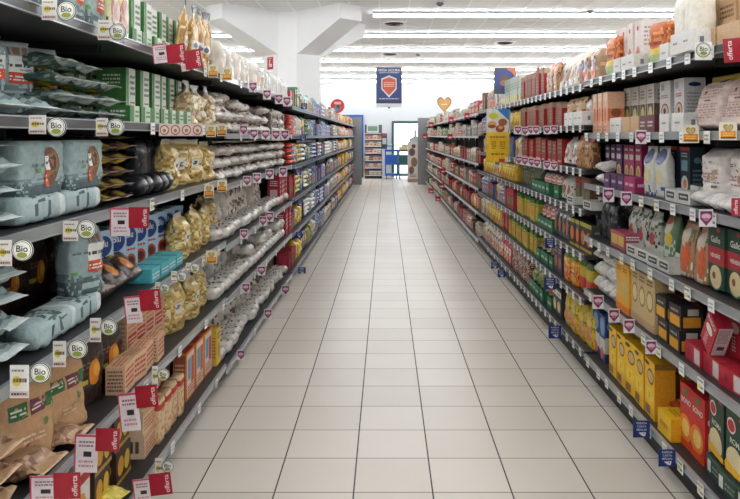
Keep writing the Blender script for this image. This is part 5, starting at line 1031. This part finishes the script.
# small product rack by the wall
Yr = 26.1; k = Yr / F; x0 = at(365, 0, Yr)[0]; x1 = at(381.5, 0, Yr)[0]; w = x1 - x0
root = empty('display_rack', ((x0 + x1) / 2, Yr, 0)); tag(root, 'narrow grey product rack against the back wall', 'shelving')
mb = MB(); mb.box(-w / 2, w / 2, .3, .32, .04, 1.9, mat='shelf_grey'); mb.build('back_panel', root)
mb = MB(); mb.box(-w / 2, w / 2, -.02, .3, 0, .1, mat='back_dark'); mb.build('base', root)
for s in (-1, 1): mb = MB(); mb.box(s * w / 2 - .012, s * w / 2 + .012, .27, .31, 0, 1.9, mat='shelf_dark'); mb.build('upright', root)
shz = [.1, .36, .62, .88, 1.12, 1.36, 1.58]
for z in shz:
    mb = MB(); mb.box(-w / 2, w / 2, -.02, .3, z, z + .02, mat='rail_white'); mb.build('shelf', root)
mb = MB(); mb.box(-w / 2 + .06, w / 2 - .1, .0, .03, 1.62, 1.9, (200, 210, 206), 'sign'); mb.decals([('r', .1, .2, .9, .8, (110, 140, 120))], (-w / 2 + .06, -.0005, 1.62), (1, 0, 0), (0, 0, 1), w - .16, .28, 'sign'); mb.build('header_card', root)
rr = random.Random(5); COLN = ['cream', 'white', 'grey', 'tan', 'brown', 'grey', 'pink']
for si, z in enumerate(shz[:-1]):
    for j in range(4):
        cn = rr.choice(COLN); kd = K['gb_' + cn]; o = bpy.data.objects.new('snack_box', kd[0][0]); C.objects.link(o)
        o.location = ((x0 + x1) / 2 - w / 2 + w * (j + .5) / 4, Yr + .08, z + .021); o.scale = (w / 4 / .155, .8, .75)
        tag(o, f'tiny {cn} packet on the wall rack, {ordn(si + 1)} shelf up, {ordn(j + 1)} across', 'box', 'packets on the narrow wall rack')
# dark info panel
mb = MB(); mb.box(-.1, .1, -.02, .02, -.27, .27, (70, 76, 84), 'sign'); mb.box(-.1, .1, -.022, -.02, .22, .3, (190, 60, 80), 'sign'); mb.box(-.07, .07, -.023, -.02, -.1, .12, (190, 196, 200), 'sign')
tag(mb.build('wall_phone_panel', None, (-.06, WALLY - .021, 1.3)), 'dark wall panel with red top beside the green door', 'panel')

def trolley(x, y, mat, col, words, w=.42, hh=1.02):
    root = empty('roll_trolley', (x, y, 0)); tag(root, words, 'trolley')
    mb = MB()
    for sx in (-1, 1):
        for sy in (-1, 1): mb.box(sx * w / 2 - .02, sx * w / 2 + .02, sy * .3 - .02, sy * .3 + .02, .12, hh, mat=mat)
    for sy in (-1, 1): mb.box(-w / 2, w / 2, sy * .3 - .015, sy * .3 + .015, hh - .06, hh, mat=mat); mb.box(-w / 2, w / 2, sy * .3 - .015, sy * .3 + .015, .5, .56, mat=mat)
    for sx in (-1, 1): mb.box(sx * w / 2 - .014, sx * w / 2 + .014, -.29, .29, hh - .06, hh, mat=mat)
    mb.build('frame', root)
    mb = MB(); mb.box(-w / 2, w / 2, -.3, .3, .12, .19, mat=mat); mb.build('base_platform', root)
    mb = MB(); mb.box(-w / 2 + .02, w / 2 - .02, -.28, .28, .56, .84, mat=mat); mb.build('crate', root)
    mb = MB()
    for sx in (-1, 1): mb.bar((sx * w * .45, -.3, hh), (sx * w * .45, -.34, hh + .14), .014, mat=mat)
    mb.bar((-w * .45, -.34, hh + .14), (w * .45, -.34, hh + .14), .014, mat=mat); mb.build('handle', root)
    for sx in (-1, 1):
        for sy in (-1, 1):
            mb = MB(); mb.bar((sx * w * .42 - .015, sy * .26, .06), (sx * w * .42 + .015, sy * .26, .06), .06, mat='black_rubber', n=14); mb.bar((sx * w * .42, sy * .26, .06), (sx * w * .42, sy * .26, .13), .012, mat='shelf_grey'); mb.build('wheel', root)
    return root
trolley(.19, 26.0, 'blue_paint', 0, 'blue stock trolley parked before the green door')
trolley(.63, 25.9, 'green_paint', 0, 'dark green stock trolley parked before the green door', .36)
mb = MB()
for i, (a, z, sx_, sz, cc) in enumerate(((-.05, 0, .28, .1, (214, 190, 130)), (.0, .1, .2, .08, (226, 214, 170)), (.0, .18, .03, .14, (190, 140, 60)))): mb.box(a - sx_ / 2, a + sx_ / 2, -.1, .1, z, z + sz, cc, 'card')
tag(mb.build('stacked_carton', None, (.66, 25.9, 1.021)), 'tan cartons resting on the dark green trolley', 'box')
# printed cardboard stand
root = empty('cardboard_stand', (.88, 24.2, 0)); tag(root, 'printed cardboard display stand beside the right end panel', 'display stand')
mb = MB(); mb.box(-.17, .17, -.13, .17, 0, 1.3, (196, 184, 176), 'card'); mb.decals([('b', .0, .08, (150, 120, 110)), ('e', .4, .75, .3, .1, (90, 70, 66)), ('e', .6, .5, .3, .12, (120, 90, 80)), ('e', .35, .3, .25, .1, (110, 80, 70)), ('e', .55, .9, .2, .05, (70, 56, 54)), ('l', .2, .12, .8, .2, 2, (110, 70, 66))], (-.17, -.1305, 0), (1, 0, 0), (0, 0, 1), .34, 1.3); mb.build('stand_body', root)
mb = MB(); mb.prism([(-.13, 1.3), (.16, 1.3), (.16, 1.47), (.11, 1.5), (.11, 1.7), (.04, 1.7), (.04, 1.48), (-.08, 1.42)], -.06, .06, (176, 178, 182), 'card'); mb.build('stand_topper', root)

# ------------------------------------------------------------------ camera, world, view
cam = bpy.data.cameras.new('camera'); co = bpy.data.objects.new('camera', cam); C.objects.link(co); S.camera = co
co.location = (0, 0, EYE); co.rotation_euler = (PI / 2, 0, 0)
cam.sensor_fit = 'HORIZONTAL'; cam.sensor_width = 36; cam.lens = 36 * F / 740; cam.shift_x = -(VX - 370) / 740; cam.shift_y = -(249.5 - VY) / 740
cam.clip_start = .02; cam.clip_end = 200
wd = bpy.data.worlds.new('sky'); S.world = wd; wd.use_nodes = True; bg = wd.node_tree.nodes['Background']
bg.inputs[0].default_value = (.86, .93, 1, 1); bg.inputs[1].default_value = 3.0
S.view_settings.view_transform = 'Standard'; S.view_settings.look = 'None'; S.view_settings.gamma = 1; S.view_settings.use_curve_mapping = False
S.view_settings.exposure = 0.07
S.cycles.max_bounces = 8; S.cycles.diffuse_bounces = 5
